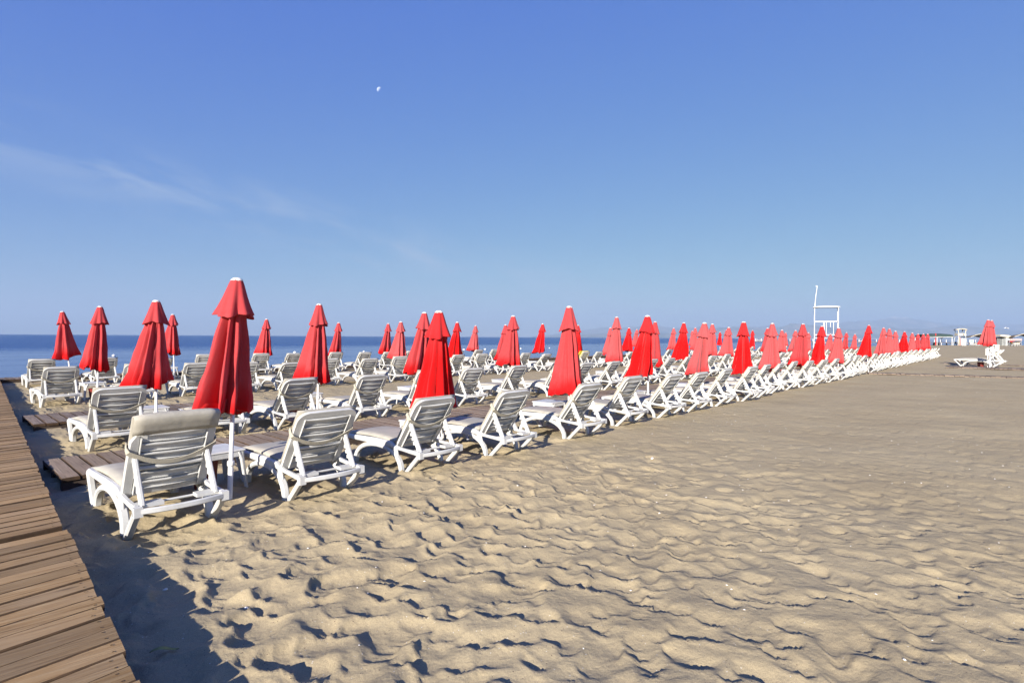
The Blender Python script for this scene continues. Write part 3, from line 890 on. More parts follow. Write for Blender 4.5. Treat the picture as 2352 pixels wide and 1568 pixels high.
    # struts with ratchet teeth
    struts = []
    p_top = B(0, 0.36, 0.012); p_bot = Vector((0, 0.055, 0.25))
    for sx in (-1, 1):
        m = MB(); x = Vector((sx*0.268, 0, 0))
        m.sweep([p_top + x, p_bot + x], (1, 0, 0), 0.036, 0.058)
        if lod == 0:
            d = (p_bot-p_top); fwd = Vector((0, 1, 0))
            nrm = Vector((0, d.z, -d.y)).normalized()
            if nrm.y < 0: nrm = -nrm
            for t in (0.35, 0.5, 0.65):
                m.box(p_top + d*t + x + nrm*0.034, (0.028, 0.03, 0.035))
        struts.append(('strut', m))
    # cushions
    def cushion(rows, half, th, nrm, nx, seed, puff=0.010):
        rr = random.Random(seed); m = MB(); P = []; pn = len(rows)
        for i, (p, nvec, *tk) in enumerate(rows):
            row = []; th = tk[0] if tk else 0.04
            for j in range(nx+1):
                t = -1+2*j/nx
                e = (1-abs(t)**6) * (1-abs(-1+2*i/(pn-1))**8)
                row.append(Vector(p) + Vector((t*half, 0, 0)) + Vector(nvec)*(th*0.5 + th*0.5*e + rr.uniform(-1, 1)*puff*0.25*e))
            P.append(row)
        m.slab(P, lambda i, j: -Vector(rows[i][1])*((rows[i][2] if len(rows[i]) > 2 else 0.04)*(0.5 + 0.5*(1-abs(-1+2*j/nx)**6)*(1-abs(-1+2*i/(pn-1))**8))))
        return m
    nx = 8 if lod == 0 else 3
    ny = 12 if lod == 0 else 5
    rows = []
    for i in range(ny+1):
        y = 0.46 + 1.115*i/ny
        z = 0.326 + 0.018*math.sin((y-0.5)*3.6) - 0.012*sstep(1.3, 1.58, y)
        rows.append(((0, y, z), (0, 0, 1)))
    sc_ = cushion(rows, 0.30, 0.045, None, nx, 2)
    rows = []
    nfv = -nb
    ce = top + 0.03
    for i in range(ny+1):
        s = 0.03 + (ce-0.03)*i/ny
        rows.append((B(0, s, -0.018), nfv, 0.045))
    if wrap:
        # folded over the top edge and hanging down the rear face
        for a in (30, 70, 110, 150):
            a = R(a); rows.append((B(0, ce + 0.022*math.sin(a), -0.018 + 0.024*(1-math.cos(a))), (nfv*math.cos(a) + dv*math.sin(a)).normalized(), 0.03))
        for k in range(1, 4):
            rows.append((B(0, ce - wrap*k/3, 0.03), nb, 0.014))
    bc_ = cushion(rows, 0.315, 0.045, None, nx, 3)
    # strap slung round the back
    st = MB(); P = []
    s_at = 0.43
    P.append(B(-0.325, s_at+0.03, -0.055)); P.append(B(-0.335, s_at+0.02, 0.0))
    nst = 12 if lod == 0 else 6
    for j in range(nst+1):
        t = -1+2*j/nst
        P.append(B(t*0.325, s_at - 0.115*(1-t*t), 0.032 + 0.024*(1-t*t)))
    P.append(B(0.335, s_at+0.02, 0.0)); P.append(B(0.325, s_at+0.03, -0.055))
    st.sweep(P, dv, 0.042, 0.006, ch=0)
    pl, cu = M['plastic'], M['cushion']
    parts = []
    if lod == 0:
        parts.append(('frame', fr.mesh('frame', True, pl)))
        parts += [(n_, m_.mesh(n_, True, pl)) for n_, m_ in legs]
        parts.append(('backrest_frame', bf.mesh('backrest_frame', True, pl)))
        parts += [(n_, m_.mesh(n_, True, pl)) for n_, m_ in slats]
        parts.append(('grab_bar', cb.mesh('grab_bar', True, pl)))
        parts += [(n_, m_.mesh(n_, True, pl)) for n_, m_ in struts]
        parts.append(('strap', st.mesh('strap', True, M['strap'])))
        parts.append(('seat_cushion', sc_.mesh('seat_cushion', 'all', cu)))
        parts.append(('back_cushion', bc_.mesh('back_cushion', 'all', cu)))
    else:
        for _, m_ in legs: fr.add(m_.v, m_.f)
        for _, m_ in struts: fr.add(m_.v, m_.f)
        for _, m_ in slats: bf.add(m_.v, m_.f)
        parts.append(('frame', fr.mesh('frame', True, pl)))
        parts.append(('backrest', bf.mesh('backrest', True, pl)))
        parts.append(('strap', st.mesh('strap', True, M['strap'])))
        sc_.add(bc_.v, bc_.f)
        parts.append(('cushion', sc_.mesh('cushion', 'all', cu)))
    return parts
LM = {}
for key, ang in (('a', 53), ('b', 56), ('c', 60), ('d', 46)):
    LM[key, 0] = lounger_meshes(R(ang), 0)
    LM[key, 1] = lounger_meshes(R(ang), 1)
LM['wrap', 0] = lounger_meshes(R(63), 0, 0.125, 0.69)
def place_lounger(u, v_feet, key, lod, label, group, turn=0.0, z=None, name='sun_lounger', scale=(1, 1, 1)):
    p = W(u, v_feet-0.27)
    zz = np.mean([sand_low(u+a, v_feet+b) for a in (-0.3, 0.3) for b in (0, 1.0)]) if z is None else z
    t = empty(name, (p.x, p.y, float(zz)+0.006), ROT_V + turn)
    t.scale = scale
    tag(t, label, 'sun lounger', group)
    for n_, me in LM[key, lod]:
        obj(n_, me, None, t)
    return t

ROWN = ['', 'front', 'second', 'third', 'fourth']
lr = random.Random(21)
row_us = {
 1: [1.47, 2.79, 4.24, 5.55, 7.25, 8.82, 10.25, 11.6, 13.05, 14.45, 15.9, 17.3, 18.7, 20.1, 21.9, 23.35, 24.9, 26.3, 27.65, 29.0]
    + [31.75 + 1.33*k for k in range(22)],
 2: [1.95, 3.3, 4.55, 5.95, 7.4, 8.8, 10.4, 11.85, 13.3, 14.6, 15.85, 17.2, 18.65, 20.0, 21.15, 22.5, 24.0, 25.35, 26.6, 28.0] + [31.6 + 1.36*k for k in range(18)],
 3: [2.22, 3.7, 5.0, 6.3, 7.6, 8.9, 10.3, 11.6, 13.0, 14.4, 15.8, 17.2, 18.6, 19.9, 21.3, 22.9, 24.2, 26.0, 27.4, 29.0] + [32.0 + 1.4*k for k in range(18)],
 4: [2.6, 4.2, 5.8, 7.2, 9.2, 10.6, 12.5, 13.9, 15.2, 16.6, 18.2, 19.6, 21.1, 22.5, 24.0, 39.4, 40.8, 49.7, 51.1],
}
def v_row(row, u):
    return {1: 5.25, 2: 9.42, 3: 15.8 + 0.5*min(1, u/12.0), 4: 21.95 + 0.2*min(1, u/12.0)}[row]
look = {1: 'with beige cushion', 2: 'with beige cushion', 3: 'with cushion', 4: 'with cushion'}
loungers = {}
for row, us in row_us.items():
    for i, u in enumerate(us):
        near = math.hypot(u, v_row(row, u)) < 21
        key = lr.choice(['a', 'a', 'b', 'b', 'c', 'd']) if row > 1 else lr.choice(['a', 'a', 'b', 'b', 'c', 'd'])
        turn = R(lr.gauss(0, 2.6)); dvv = lr.gauss(0, 0.07)
        if row == 1 and i < 8:
            key = ['wrap', 'b', 'b', 'b', 'a', 'b', 'a', 'a'][i]
            turn = R([1.0, 0, 3.0, 1.5, 0, 1, 0, 0][i]); dvv = [0, 0, 0.08, -0.01, -0.05, 0.06, 0, 0.03][i]
        if row == 1 and i == 0: lb = 'white sun lounger nearest the camera, cushion folded over its broken back frame'
        else: lb = f'white plastic sun lounger with beige cushion, {ordinal(i+1)} from the boardwalk in the {ROWN[row]} row'
        if row == 4: lb = f'white plastic sun lounger by the water, {ordinal(i+1)} from the boardwalk in the last row'
        loungers[row, i] = place_lounger(u, v_row(row, u)+dvv, key, 0 if near else 1, lb, f'sun loungers of the {ROWN[row]} row', turn)
# yellow towel over a third-row lounger
def towel(u, v):
    A = R(56); ca, sa = math.cos(A), math.sin(A)
    hinge = Vector((0, 0.44, 0.285)); dv = Vector((0, -ca, sa)); nb = Vector((0, -sa, -ca))
    P = []
    ss = [0.12, 0.3, 0.5, 0.66, 0.72]
    path = [hinge + dv*s - nb*0.075 for s in ss] + [hinge + dv*0.75 + nb*0.0] + [hinge + dv*s + nb*0.075 for s in (0.71, 0.5, 0.34)]
    r = random.Random(4)
    for i, p in enumerate(path):
        P.append([p + Vector(((-1+2*j/8)*0.36, 0, 0)) + dv*(-0.03*abs(math.sin(j*1.7))) for j in range(9)])
    m = MB(); m.slab(P, lambda i, j: (0, 0.004, 0.004))
    p = W(u, v-0.27)
    o = obj('beach_towel', m.mesh('beach_towel', 'all', M['towel']), None, None, (p.x, p.y, sand_low(u, v)+0.006), (0, 0, ROT_V))
    tag(o, 'bright yellow towel draped over the back of a third row lounger', 'towel')
tu = 22.9
towel(tu, v_row(3, tu))

# two larger loungers with wheelchair signs on the far right
for k, (u, v) in enumerate(((41.5, 0.95), (42.7, 0.85))):
    t = place_lounger(u, v, 'a', 1, ['white lounger behind the wheelchair sign, nearer of the pair on the far right',
                                     'white lounger behind the wheelchair sign, farther of the pair on the far right'][k],
                      'loungers kept for wheelchair users', 0, 0.10, scale=(1.15, 1.35, 1.1))

# ------------------------------------------------------------------ closed umbrellas
def canopy_meshes(seed, lean, full, hemj):
    """canopy from z = zb to zt around the pole; lean shifts the skirt, full scales its width"""
    r = random.Random(seed)
    zt, zb = 2.14, 0.78
    nth, nz = 112, 40
    ph = [r.uniform(0, 6.28) for _ in range(8)]
    pl = 8
    fold_off = [r.uniform(-0.32, 0.32) for _ in range(pl)]
    fold_amp = [r.uniform(0.35, 1.5) for _ in range(pl)]
    def fold(th):
        # pleats between the ribs: rounded outside, pinched inside
        x = (th/(2*math.pi)*pl) % pl
        k = int(x); f = x-k
        f = min(max(f + fold_off[k]*math.sin(math.pi*f), 0), 1)
        return fold_amp[k]*(1-2*abs(math.sin(math.pi*(f-0.5)))**1.4)*0.5 + 0.30*math.sin(3*th+ph[4])*0.5 + 0.26*(1-2*abs(math.sin(6.5*th+ph[7]+0.8*math.sin(2*th)))**1.3)*0.5
    def surf(th, t, prof, amp, lean_k, hem):
        rad = prof(t)
        f = fold(th + 0.25*t*math.sin(th*2+ph[0]))
        low = 1 + 0.16*t*math.cos(th-lean[1]+ph[1]*0.1) + 0.10*t*math.sin(2*th+ph[2])
        cr = vnoise(np.float64(math.cos(th)*2.2+seed*3.7+t*1.1), np.float64(math.sin(th)*2.2+t*4.2+seed))
        cr2 = vnoise(np.float64(math.cos(th)*6+seed*1.7+t*2.5), np.float64(math.sin(th)*6+t*9+seed*5))
        rr = rad*low*(1 + amp*f + 0.26*t*float(cr) + 0.10*float(cr2)*t)
        dx = lean[0]*math.cos(lean[1])*t**1.25*lean_k; dy = lean[0]*math.sin(lean[1])*t**1.25*lean_k
        return rr*math.cos(th)+dx, rr*math.sin(th)+dy
    def prof_main(t):
        base = np.interp(t, [0, 0.12, 0.26, 0.6, 0.86, 1.0], [0.045, 0.085, 0.108, 0.170, 0.224, 0.254])
        return float(base)*(1+(full-1)*t)
    m = MB(); P = []
    for i in range(nz+1):
        t = i/nz; row = []
        for k in range(nth):
            th = 2*math.pi*k/nth
            amp = 0.10 + 0.50*sstep(0.05, 0.45, t)
            x, y = surf(th, t, prof_main, amp, 1.0, 0)
            z = zt - (zt-zb)*t
            if t > 0.6:
                w = sstep(0.6, 1.0, t)
                z += w*(hemj*math.sin(th*1+ph[3]) + 0.5*hemj*math.sin(3*th+ph[5]) - 0.04*fold(th))
                # cloth tucked in where the tie pinches it
                tuck = 0.045*math.exp(-((t-0.82)/0.05)**2)*(0.5+0.5*math.sin(4*th+ph[6]))
                x *= 1-tuck; y *= 1-tuck
            row.append(Vector((x, y, z)))
        row.append(row[0].copy())
        P.append(row)
    # turn the hem inwards
    for e in (0.985, 0.90, 0.72):
        row = []
        for k in range(nth):
            q = P[nz][k]; row.append(Vector((q.x*e, q.y*e, q.z + (1-e)*0.42 + 0.012)))
        row.append(row[0].copy()); P.append(row)
    m.grid(P)
    main = m.mesh('canopy', 'all')
    # upper vent tier
    ph2 = [r.uniform(0, 6.28) for _ in range(4)]
    m = MB(); P = []
    nz2 = 18
    for i in range(nz2+1):
        t = i/nz2; row = []
        for k in range(nth):
            th = 2*math.pi*k/nth
            rad = float(np.interp(t, [0, 0.15, 0.5, 0.8, 1.0], [0.052, 0.072, 0.108, 0.142, 0.168]))
            f = 0.55*math.cos(8*th+ph2[1]+0.5*math.sin(th+ph2[2])) + 0.45*math.sin(5*th+ph2[3]) 
            rr = rad*(1 + (0.05+0.17*t**1.4)*f)
            z = zt + 0.012 - 0.355*t
            z += t**3*(-0.012*f + 0.022*math.sin(2*th+ph2[0]))
            row.append(Vector((rr*math.cos(th)+lean[0]*0.12*math.cos(lean[1])*t, rr*math.sin(th)+lean[0]*0.12*math.sin(lean[1])*t, z)))
        row.append(row[0].copy()); P.append(row)
    # hem roll and underside
    for e, dz in ((1.015, -0.008), (0.99, -0.012), (0.93, 0.0), (0.80, 0.02)):
        row = []
        for k in range(nth):
            q = P[nz2][k]; row.append(Vector((q.x*e, q.y*e, q.z+dz)))
        row.append(row[0].copy()); P.append(row)
    m.grid(P)
    vent = m.mesh('vent_flap', 'all')
    for me in (main, vent): me.materials.append(M['red_a'])
    return main, vent
# lean directions are compass directions on the beach (the night wind blew most skirts the same way)
CAN = [canopy_meshes(s, (l, R(a)), f, h) for s, l, a, f, h in (
    (1, 0.13, 176, 1.10, 0.04), (2, 0.05, 195, 0.98, 0.03), (3, 0.08, 180, 1.02, 0.04), (4, 0.03, 150, 0.90, 0.025),
    (5, 0.11, 172, 1.14, 0.06), (6, 0.15, 184, 1.02, 0.04))]
mb = MB(); mb.lathe([(0.0001, 0.026), (0.025, 0.025), (0.040, 0.019), (0.045, 0.010), (0.056, 0.005), (0.058, -0.004), (0.055, -0.010), (0.03, -0.011)], 20)
CAPM = mb.mesh('cap', True, M['cap'])
mb = MB(); mb.lathe([(0.0245, -0.35), (0.0245, 0.34), (0.0205, 0.345), (0.0205, 2.15)], 14)
POLEM = mb.mesh('pole', True, M['metal_white'])
mb = MB(); mb.lathe([(0.03, 0.33), (0.034, 0.335), (0.034, 0.375), (0.03, 0.38)], 12)
COLLM = mb.mesh('clamp', True, M['metal_white'])
def umbrella(u, v, h, bottom, var, mat, label, group, spin=0.0, tilt=0.0, tiltdir=0.0, z=None):
    zz = sand_low(u, v) if z is None else z
    p = W(u, v, 0)
    t = empty('beach_umbrella', (p.x, p.y, zz - 0.0)); tag(t, label, 'umbrella', group)
    if tilt:
        t.rotation_euler = (Matrix.Rotation(tiltdir, 3, 'Z') @ Matrix.Rotation(tilt, 3, 'Y') @ Matrix.Rotation(-tiltdir, 3, 'Z')).to_euler()
    h = h - zz
    L = h - (bottom - zz)
    sz = L/(2.14-0.78+0.03)
    dz = h - 0.035 - 2.14*sz
    sxy = 0.9 + 0.1*sz
    for nm, me in zip(('canopy', 'vent_flap'), CAN[var]):
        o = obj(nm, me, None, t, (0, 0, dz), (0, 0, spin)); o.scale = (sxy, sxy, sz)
        o.material_slots[0].link = 'OBJECT'; o.material_slots[0].material = M[mat]
    obj('cap', CAPM, None, t, (0, 0, h-0.03))
    o = obj('pole', POLEM, None, t); o.scale = (1, 1, (h-0.02)/2.15)
    obj('clamp', COLLM, None, t)
    return t
UMB = {
 1: [(2.11, 5.74, 2.18, .80, 0, 'red_a'), (4.99, 6.0, 1.97, .60, 1, 'red_c'), (8.05, 6.0, 2.17, .58, 3, 'red_a'), (10.96, 6.0, 2.10, .75, 5, 'red_c'),
     (13.80, 6, 2.01, .67, 0, 'red_b'), (16.65, 6, 2.10, .55, 3, 'red_c'), (19.41, 6, 2.12, .55, 2, 'red_b'), (22.68, 6, 2.17, .57, 2, 'red_a'),
     (25.62, 6, 2.14, .56, 5, 'red_c'), (28.33, 6, 2.11, .5, 2, 'red_b'), (34.87, 6, 2.36, .67, 4, 'red_c'), (39.55, 6, 2.30, .65, 4, 'red_b'),
     (41.68, 6, 2.28, .61, 2, 'red_b'), (43.84, 6, 2.14, .74, 1, 'red_b'), (47.99, 6, 2.16, .70, 0, 'red_c'), (51.71, 6, 2.10, .64, 2, 'red_b'),
     (54.91, 6, 2.06, .67, 1, 'red_a'), (58.80, 6, 2.09, .65, 0, 'red_a'), (61.57, 6, 2.11, .65, 2, 'red_a')],
 2: [(2.65, 10.3, 2.17, .80, 4, 'red_a'), (5.45, 10.3, 2.25, .68, 2, 'red_a'), (8.13, 10.3, 2.18, .75, 5, 'red_a'), (11.25, 10.3, 2.20, .8, 2, 'red_a'),
     (16.52, 10.3, 2.33, .78, 3, 'red_b'), (19.32, 10.3, 2.23, .50, 3, 'red_a'), (21.76, 10.3, 2.25, .72, 0, 'red_c'), (24.69, 10.3, 2.26, .79, 2, 'red_b'),
     (26.64, 10.3, 2.14, .75, 2, 'red_b'), (32.28, 10.3, 2.19, .9, 1, 'red_a'), (34.82, 10.3, 2.12, .8, 2, 'red_b'), (37.42, 10.3, 2.13, .83, 0, 'red_b'),
     (40.23, 10.3, 2.02, .76, 1, 'red_b'), (45.96, 10.3, 1.98, .7, 2, 'red_b'), (51.28, 10.3, 2.13, .7, 0, 'red_a'), (54.34, 10.3, 2.02, .73, 1, 'red_b')],
 3: [(3.0, 16.5, 2.30, .74, 2, 'red_a'), (12.30, 17, 2.16, .77, 2, 'red_b'), (15.12, 17, 2.21, .79, 4, 'red_c'), (17.99, 17, 2.16, .6, 5, 'red_a'),
     (20.60, 17, 2.26, .86, 5, 'red_c'), (23.61, 17, 2.25, .79, 1, 'red_c'), (26.67, 17, 2.17, .6, 2, 'red_b'), (28.70, 17, 2.20, .81, 2, 'red_c'),
     (34.54, 17, 2.27, .84, 5, 'red_b'), (37.78, 17, 2.35, .77, 1, 'red_b'), (43.43, 17, 2.27, .6, 0, 'red_b'), (49.33, 17, 2.31, .7, 1, 'red_c'),
     (58.57, 17, 2.22, .86, 1, 'red_b')],
 4: [(3.45, 22.7, 2.37, .86, 4, 'red_a'), (6.50, 23, 2.38, .88, 2, 'red_a'), (9.89, 23, 2.30, .79, 2, 'red_a'), (13.24, 23, 2.23, .73, 5, 'red_a'),
     (15.86, 23, 2.25, .76, 5, 'red_a'), (21.78, 23, 2.26, .78, 2, 'red_b'), (40.07, 23, 2.29, .9, 4, 'red_b'), (50.35, 23, 2.31, .9, 1, 'red_b'),
     (57.13, 23, 2.26, .9, 1, 'red_c')],
}
MATN = {'red_a': 'faded red', 'red_b': 'pale faded red', 'red_c': 'bright red'}
ur = random.Random(8)
for row, L in UMB.items():
    for i, (u, v, h, b, var, mat) in enumerate(L):
        if row == 1 and i == 0: lb = 'large faded red closed umbrella nearest the camera, beside the first lounger'
        elif row == 4: lb = f'closed {MATN[mat]} umbrella by the water, {ordinal(i+1)} from the boardwalk in the last row'
        else: lb = f'closed {MATN[mat]} umbrella, {ordinal(i+1)} from the boardwalk in the {ROWN[row]} row'
        tilt, td = 0.0, 0.0
        if row == 4 and i == 0: tilt, td = R(6), R(200)
        umbrella(u, v, h, b, var, mat, lb, f'closed red umbrellas of the {ROWN[row]} row', R(ur.uniform(-24, 24)), tilt or R(ur.uniform(0, 1.8)), td or ur.uniform(0, 6.28))
# the two tall umbrellas behind the wheelchair signs
for k, (u, v, lb) in enumerate(((41.37, 1.29, 'tall pale red closed umbrella above the wheelchair signs, nearer of the two'),
                                (42.83, 1.18, 'tall pale red closed umbrella half hidden behind the nearer one above the signs'))):
    umbrella(u, v, 2.75, 1.28, (4, 2)[k], 'red_b', lb, 'umbrellas above the wheelchair signs', z=0.09)

# ------------------------------------------------------------------ low white tables
def table_parts():
    h, a = 0.40, 0.235
    m = MB(); m.box((0, 0, h-0.012), (2*a, 2*a, 0.024))
    top = m.mesh('table_top', False, M['plastic'], 0.010)
    m = MB()
    for s in (-1, 1):
        m.sweep([(-a+0.03, s*(a-0.016), h-0.05), (a-0.03, s*(a-0.016), h-0.05)], (0, 1, 0), 0.016, 0.055)
        m.sweep([(s*(a-0.016), -a+0.03, h-0.05), (s*(a-0.016), a-0.03, h-0.05)], (1, 0, 0), 0.016, 0.055)
    apron = m.mesh('apron', True, M['plastic'])
    lg = []
    for sx in (-1, 1):
        for sy in (-1, 1):
            m = MB()
            m.sweep([(sx*(a-0.045), sy*(a-0.045), h-0.025), (sx*(a-0.03), sy*(a-0.03), h-0.11), (sx*(a+0.005), sy*(a+0.005), -0.05)], (sx, -sy, 0), [0.11, 0.06, 0.045], [0.03, 0.03, 0.028])
            lg.append(m.mesh('leg', True, M['plastic']))
    return top, apron, lg
TT, TA, TL = table_parts()
def table(u, v, label, group, turn=0.0):
    p = W(u, v); t = empty('side_table', (p.x, p.y, sand_low(u, v)+0.01), ROT_V+turn); tag(t, label, 'table', group)
    obj('table_top', TT, None, t); obj('apron', TA, None, t)
    for me in TL: obj('leg', me, None, t)
    return t
for row, L in UMB.items():
    for i, (u, v, *_r) in enumerate(L):
        if row == 4 and i > 5: continue
        if row == 1 and i == 0: tu_, tv_ = 2.14, 6.27
        else: tu_, tv_ = u + ur.uniform(-0.05, 0.05), v + 0.42 + ur.uniform(-0.03, 0.1)
        table(tu_, tv_, f'low white plastic table beside the {ordinal(i+1)} umbrella from the boardwalk in the {ROWN[row] if row < 4 else "last"} row',
              f'low white tables of the {ROWN[row]} row', R(ur.uniform(-5, 5)))
# bins under the tables
def bucket(u, v, mat, label, r=0.12, h=0.27):
    m = MB(); m.lathe([(r*0.82, 0), (r*0.9, h*0.5), (r, h), (r*1.06, h), (r*1.06, h+0.015), (r*0.96, h+0.015), (r*0.78, 0.02)], 18)
    p = W(u, v); o = obj('bucket', m.mesh('bucket', True, M[mat]), None, None, (p.x, p.y, sand_low(u, v)-0.01)); tag(o, label, 'bucket', 'buckets under the tables')
bucket(2.07, 6.3, 'pot_red', 'dark red bucket under the table beside the nearest umbrella', 0.125, 0.30)
bucket(3.05, 16.85, 'pot_red', 'red bucket under the table of the third row umbrella by the boardwalk', 0.16, 0.28)
bucket(5.2, 10.75, 'pot_terra', 'orange bucket under the second row table near the middle walkway', 0.12, 0.2)
bucket(41.6, 1.6, 'pot_red', 'dark red bucket under the far lounger by the wheelchair sign', 0.16, 0.3)

# ------------------------------------------------------------------ wheelchair signs
def wheelchair_sign(u, v, h, label):
    p = W(u, v); t = empty('wheelchair_sign', (p.x, p.y, 0.0), R(-30)); tag(t, label, 'sign', 'wheelchair signs')
    m = MB(); m.box((0, 0, h/2-0.1), (0.06, 0.05, h+0.2)); obj('post', m.mesh('post', False, M['steel']), None, t)
    s = 0.38
    m = MB(); m.box((0, -0.035, h-s/2+0.05), (s, 0.02, s)); pn = obj('panel', m.mesh('panel', False, M['metal_white'], 0.004), None, t)
    m = MB(); y = -0.052; cz = h-s/2+0.05
    def line(pts, w=0.032): m.sweep([(x*s, y, cz+z*s) for x, z in pts], (0, 1, 0), 0.006, w*s/0.5, ch=0)
    line([(-0.30*math.cos(R(a))*0.62+0.0 - 0.06, 0.30*math.sin(R(a))*0.62 - 0.10) for a in range(-20, -200, -15)][::-1] if False else
         [(-0.06 + 0.2*math.cos(R(a)), -0.12 + 0.2*math.sin(R(a))) for a in range(125, 350, 15)])
    line([(-0.08, 0.20), (-0.06, -0.05), (0.10, -0.06), (0.20, -0.26), (0.27, -0.23)], 0.04)
    line([(-0.07, 0.08), (0.08, 0.07)], 0.03)
    m.box((-0.085*s, y, cz+0.31*s), (0.07, 0.006, 0.07))
    obj('wheelchair_symbol', m.mesh('wheelchair_symbol', False, M['sign_black']), None, pn)
wheelchair_sign(40.26, 1.165, 1.07, 'white wheelchair sign on grey post, nearer of the two on the right')
wheelchair_sign(42.04, 1.01, 1.27, 'white wheelchair sign on grey post, farther of the two on the right')

# ------------------------------------------------------------------ lifeguard tower
def bars(name, parent, segs, r, mat, n=6):
    m = MB()
    for a, b in segs: m.tube(a, b, r, n)
    return obj(name, m.mesh(name, True, mat), None, parent)
def tower():
    D = 43.0
    x = (1897-1176)/1263.0*D
    t = empty('lifeguard_tower', (x, D, 0), R(-28)); tag(t, 'tall white tubular lifeguard tower with flat roof and flag mast', 'lifeguard tower')
    mt = M['metal_white']; a = 0.80; b = 0.62
    H = 4.05; deck = 1.9; rail = 2.95
    C4 = [(-a, -b), (a, -b), (a, b), (-a, b)]
    for (px, py) in C4:
        m = MB(); m.sweep([(px*1.12, py*1.12, -0.1), (px, py, deck), (px, py, H)], (1, 0, 0), 0.042, 0.042)
        obj('post', m.mesh('post', True, mt), None, t)
    for z in (0.9, 1.3, 1.66):
        segs = [((C4[i][0], C4[i][1], z), (C4[(i+1) % 4][0], C4[(i+1) % 4][1], z)) for i in range(4)]
        bars('brace', t, segs, 0.02, mt)
    m = MB(); m.box((0, 0, deck), (2*a, 2*b, 0.06)); obj('platform', m.mesh('platform', False, mt), None, t)
    for i in range(4):
        p, q = Vector((*C4[i], 0)), Vector((*C4[(i+1) % 4], 0))
        bars('top_rail', t, [(p+Vector((0, 0, rail)), q+Vector((0, 0, rail)))], 0.022, mt)
        ks = (0.25, 0.5, 0.75) if i in (1, 3) else ((0.42, 0.5, 0.8) if i == 0 else (0.3, 0.6))
        for k in ks:
            s = p.lerp(q, k); bars('baluster', t, [(s+Vector((0, 0, deck)), s+Vector((0, 0, rail)))], 0.018, mt)
    m = MB(); P = []
    for i in range(9):
        tt = -1+2*i/8; P.append([Vector((tt*(a+0.1), y, H+0.09-0.07*tt*tt)) for y in (-b-0.12, 0, b+0.12)])
    m.slab(P, lambda i, j: (0, 0, -0.03)); obj('roof', m.mesh('roof', 'all', M['metal_white']), None, t)
    bars('roof_edge', t, [((-a-0.1, -b-0.12, H+0.0), (a+0.1, -b-0.12, H+0.0)), ((-a-0.1, b+0.12, H+0.0), (a+0.1, b+0.12, H+0.0))], 0.022, mt)
    m = MB(); m.sweep([(-a, -b, H), (-a+0.07, -b, H+0.9), (-a+0.16, -b, H+1.62)], (0, 1, 0), [0.05, 0.042, 0.036], [0.05, 0.042, 0.036])
    m.box((-a+0.11, -b, H+1.63), (0.12, 0.05, 0.04))
    obj('mast', m.mesh('mast', True, mt), None, t)
    for k in range(5):
        bars('ladder_rung', t, [((a+0.02, -0.2, 0.3+k*0.33), (a+0.02, 0.2, 0.3+k*0.33))], 0.02, mt)
tower()

# ------------------------------------------------------------------ pier and far shore
def at(px, D): return (px-1176)/1263.0*D
def pier():
    D = 205.0; x0, x1 = at(1732, D), at(2245, D); zt = 0.55
    t = empty('pier', (x0, D, 0), R(-2.0)); tag(t, 'long railed pier on dark piles out over the sea', 'pier')
    L = x1-x0
    m = MB(); m.box((L/2, 0, zt-0.12), (L, 3.0, 0.22)); obj('deck', m.mesh('deck', False, M['wood_grey']), None, t)
    pile = MB(); pile.tube((0, 0, -2.6), (0, 0, zt-0.24), 0.20, 8); pm = pile.mesh('pile', True, M['grey_pipe'])
    post = MB(); post.box((0, 0, 0.5), (0.16, 0.16, 1.0)); qm = post.mesh('rail_post', False, M['metal_white'])
    n = 20
    for k in range(n+1):
        for y in (-1.2, 1.2): obj('pile', pm, None, t, (L*k/n, y, 0))
    for k in range(2*n+1):
        obj('rail_post', qm, None, t, (L*k/(2*n), -1.42, zt))
    for z in (0.5, 0.95):
        m = MB(); m.box((L/2, -1.42, zt+z), (L, 0.06, 0.07)); obj('rail', m.mesh('rail', False, M['steel']), None, t)
    m = MB(); m.box((L/2, 1.42, zt+0.95), (L, 0.06, 0.07)); obj('rail', m.mesh('rail', False, M['steel']), None, t)
    for k, px in enumerate((1737, 1741, 1748, 1753, 1757, 1983, 1987, 1991)):
        xx = at(px, D)
        o = empty('sun_lounger', (xx, D-0.4+0.3*k % 0.9, zt-(xx-x0)*0.0), R(60)); o.scale = (1.0, 1, 1.15)
        tag(o, 'tiny white lounger standing on the distant pier', 'sun lounger', 'loungers on the pier')
        for n_, me in LM['c', 1]: obj(n_, me, None, o)
pier()
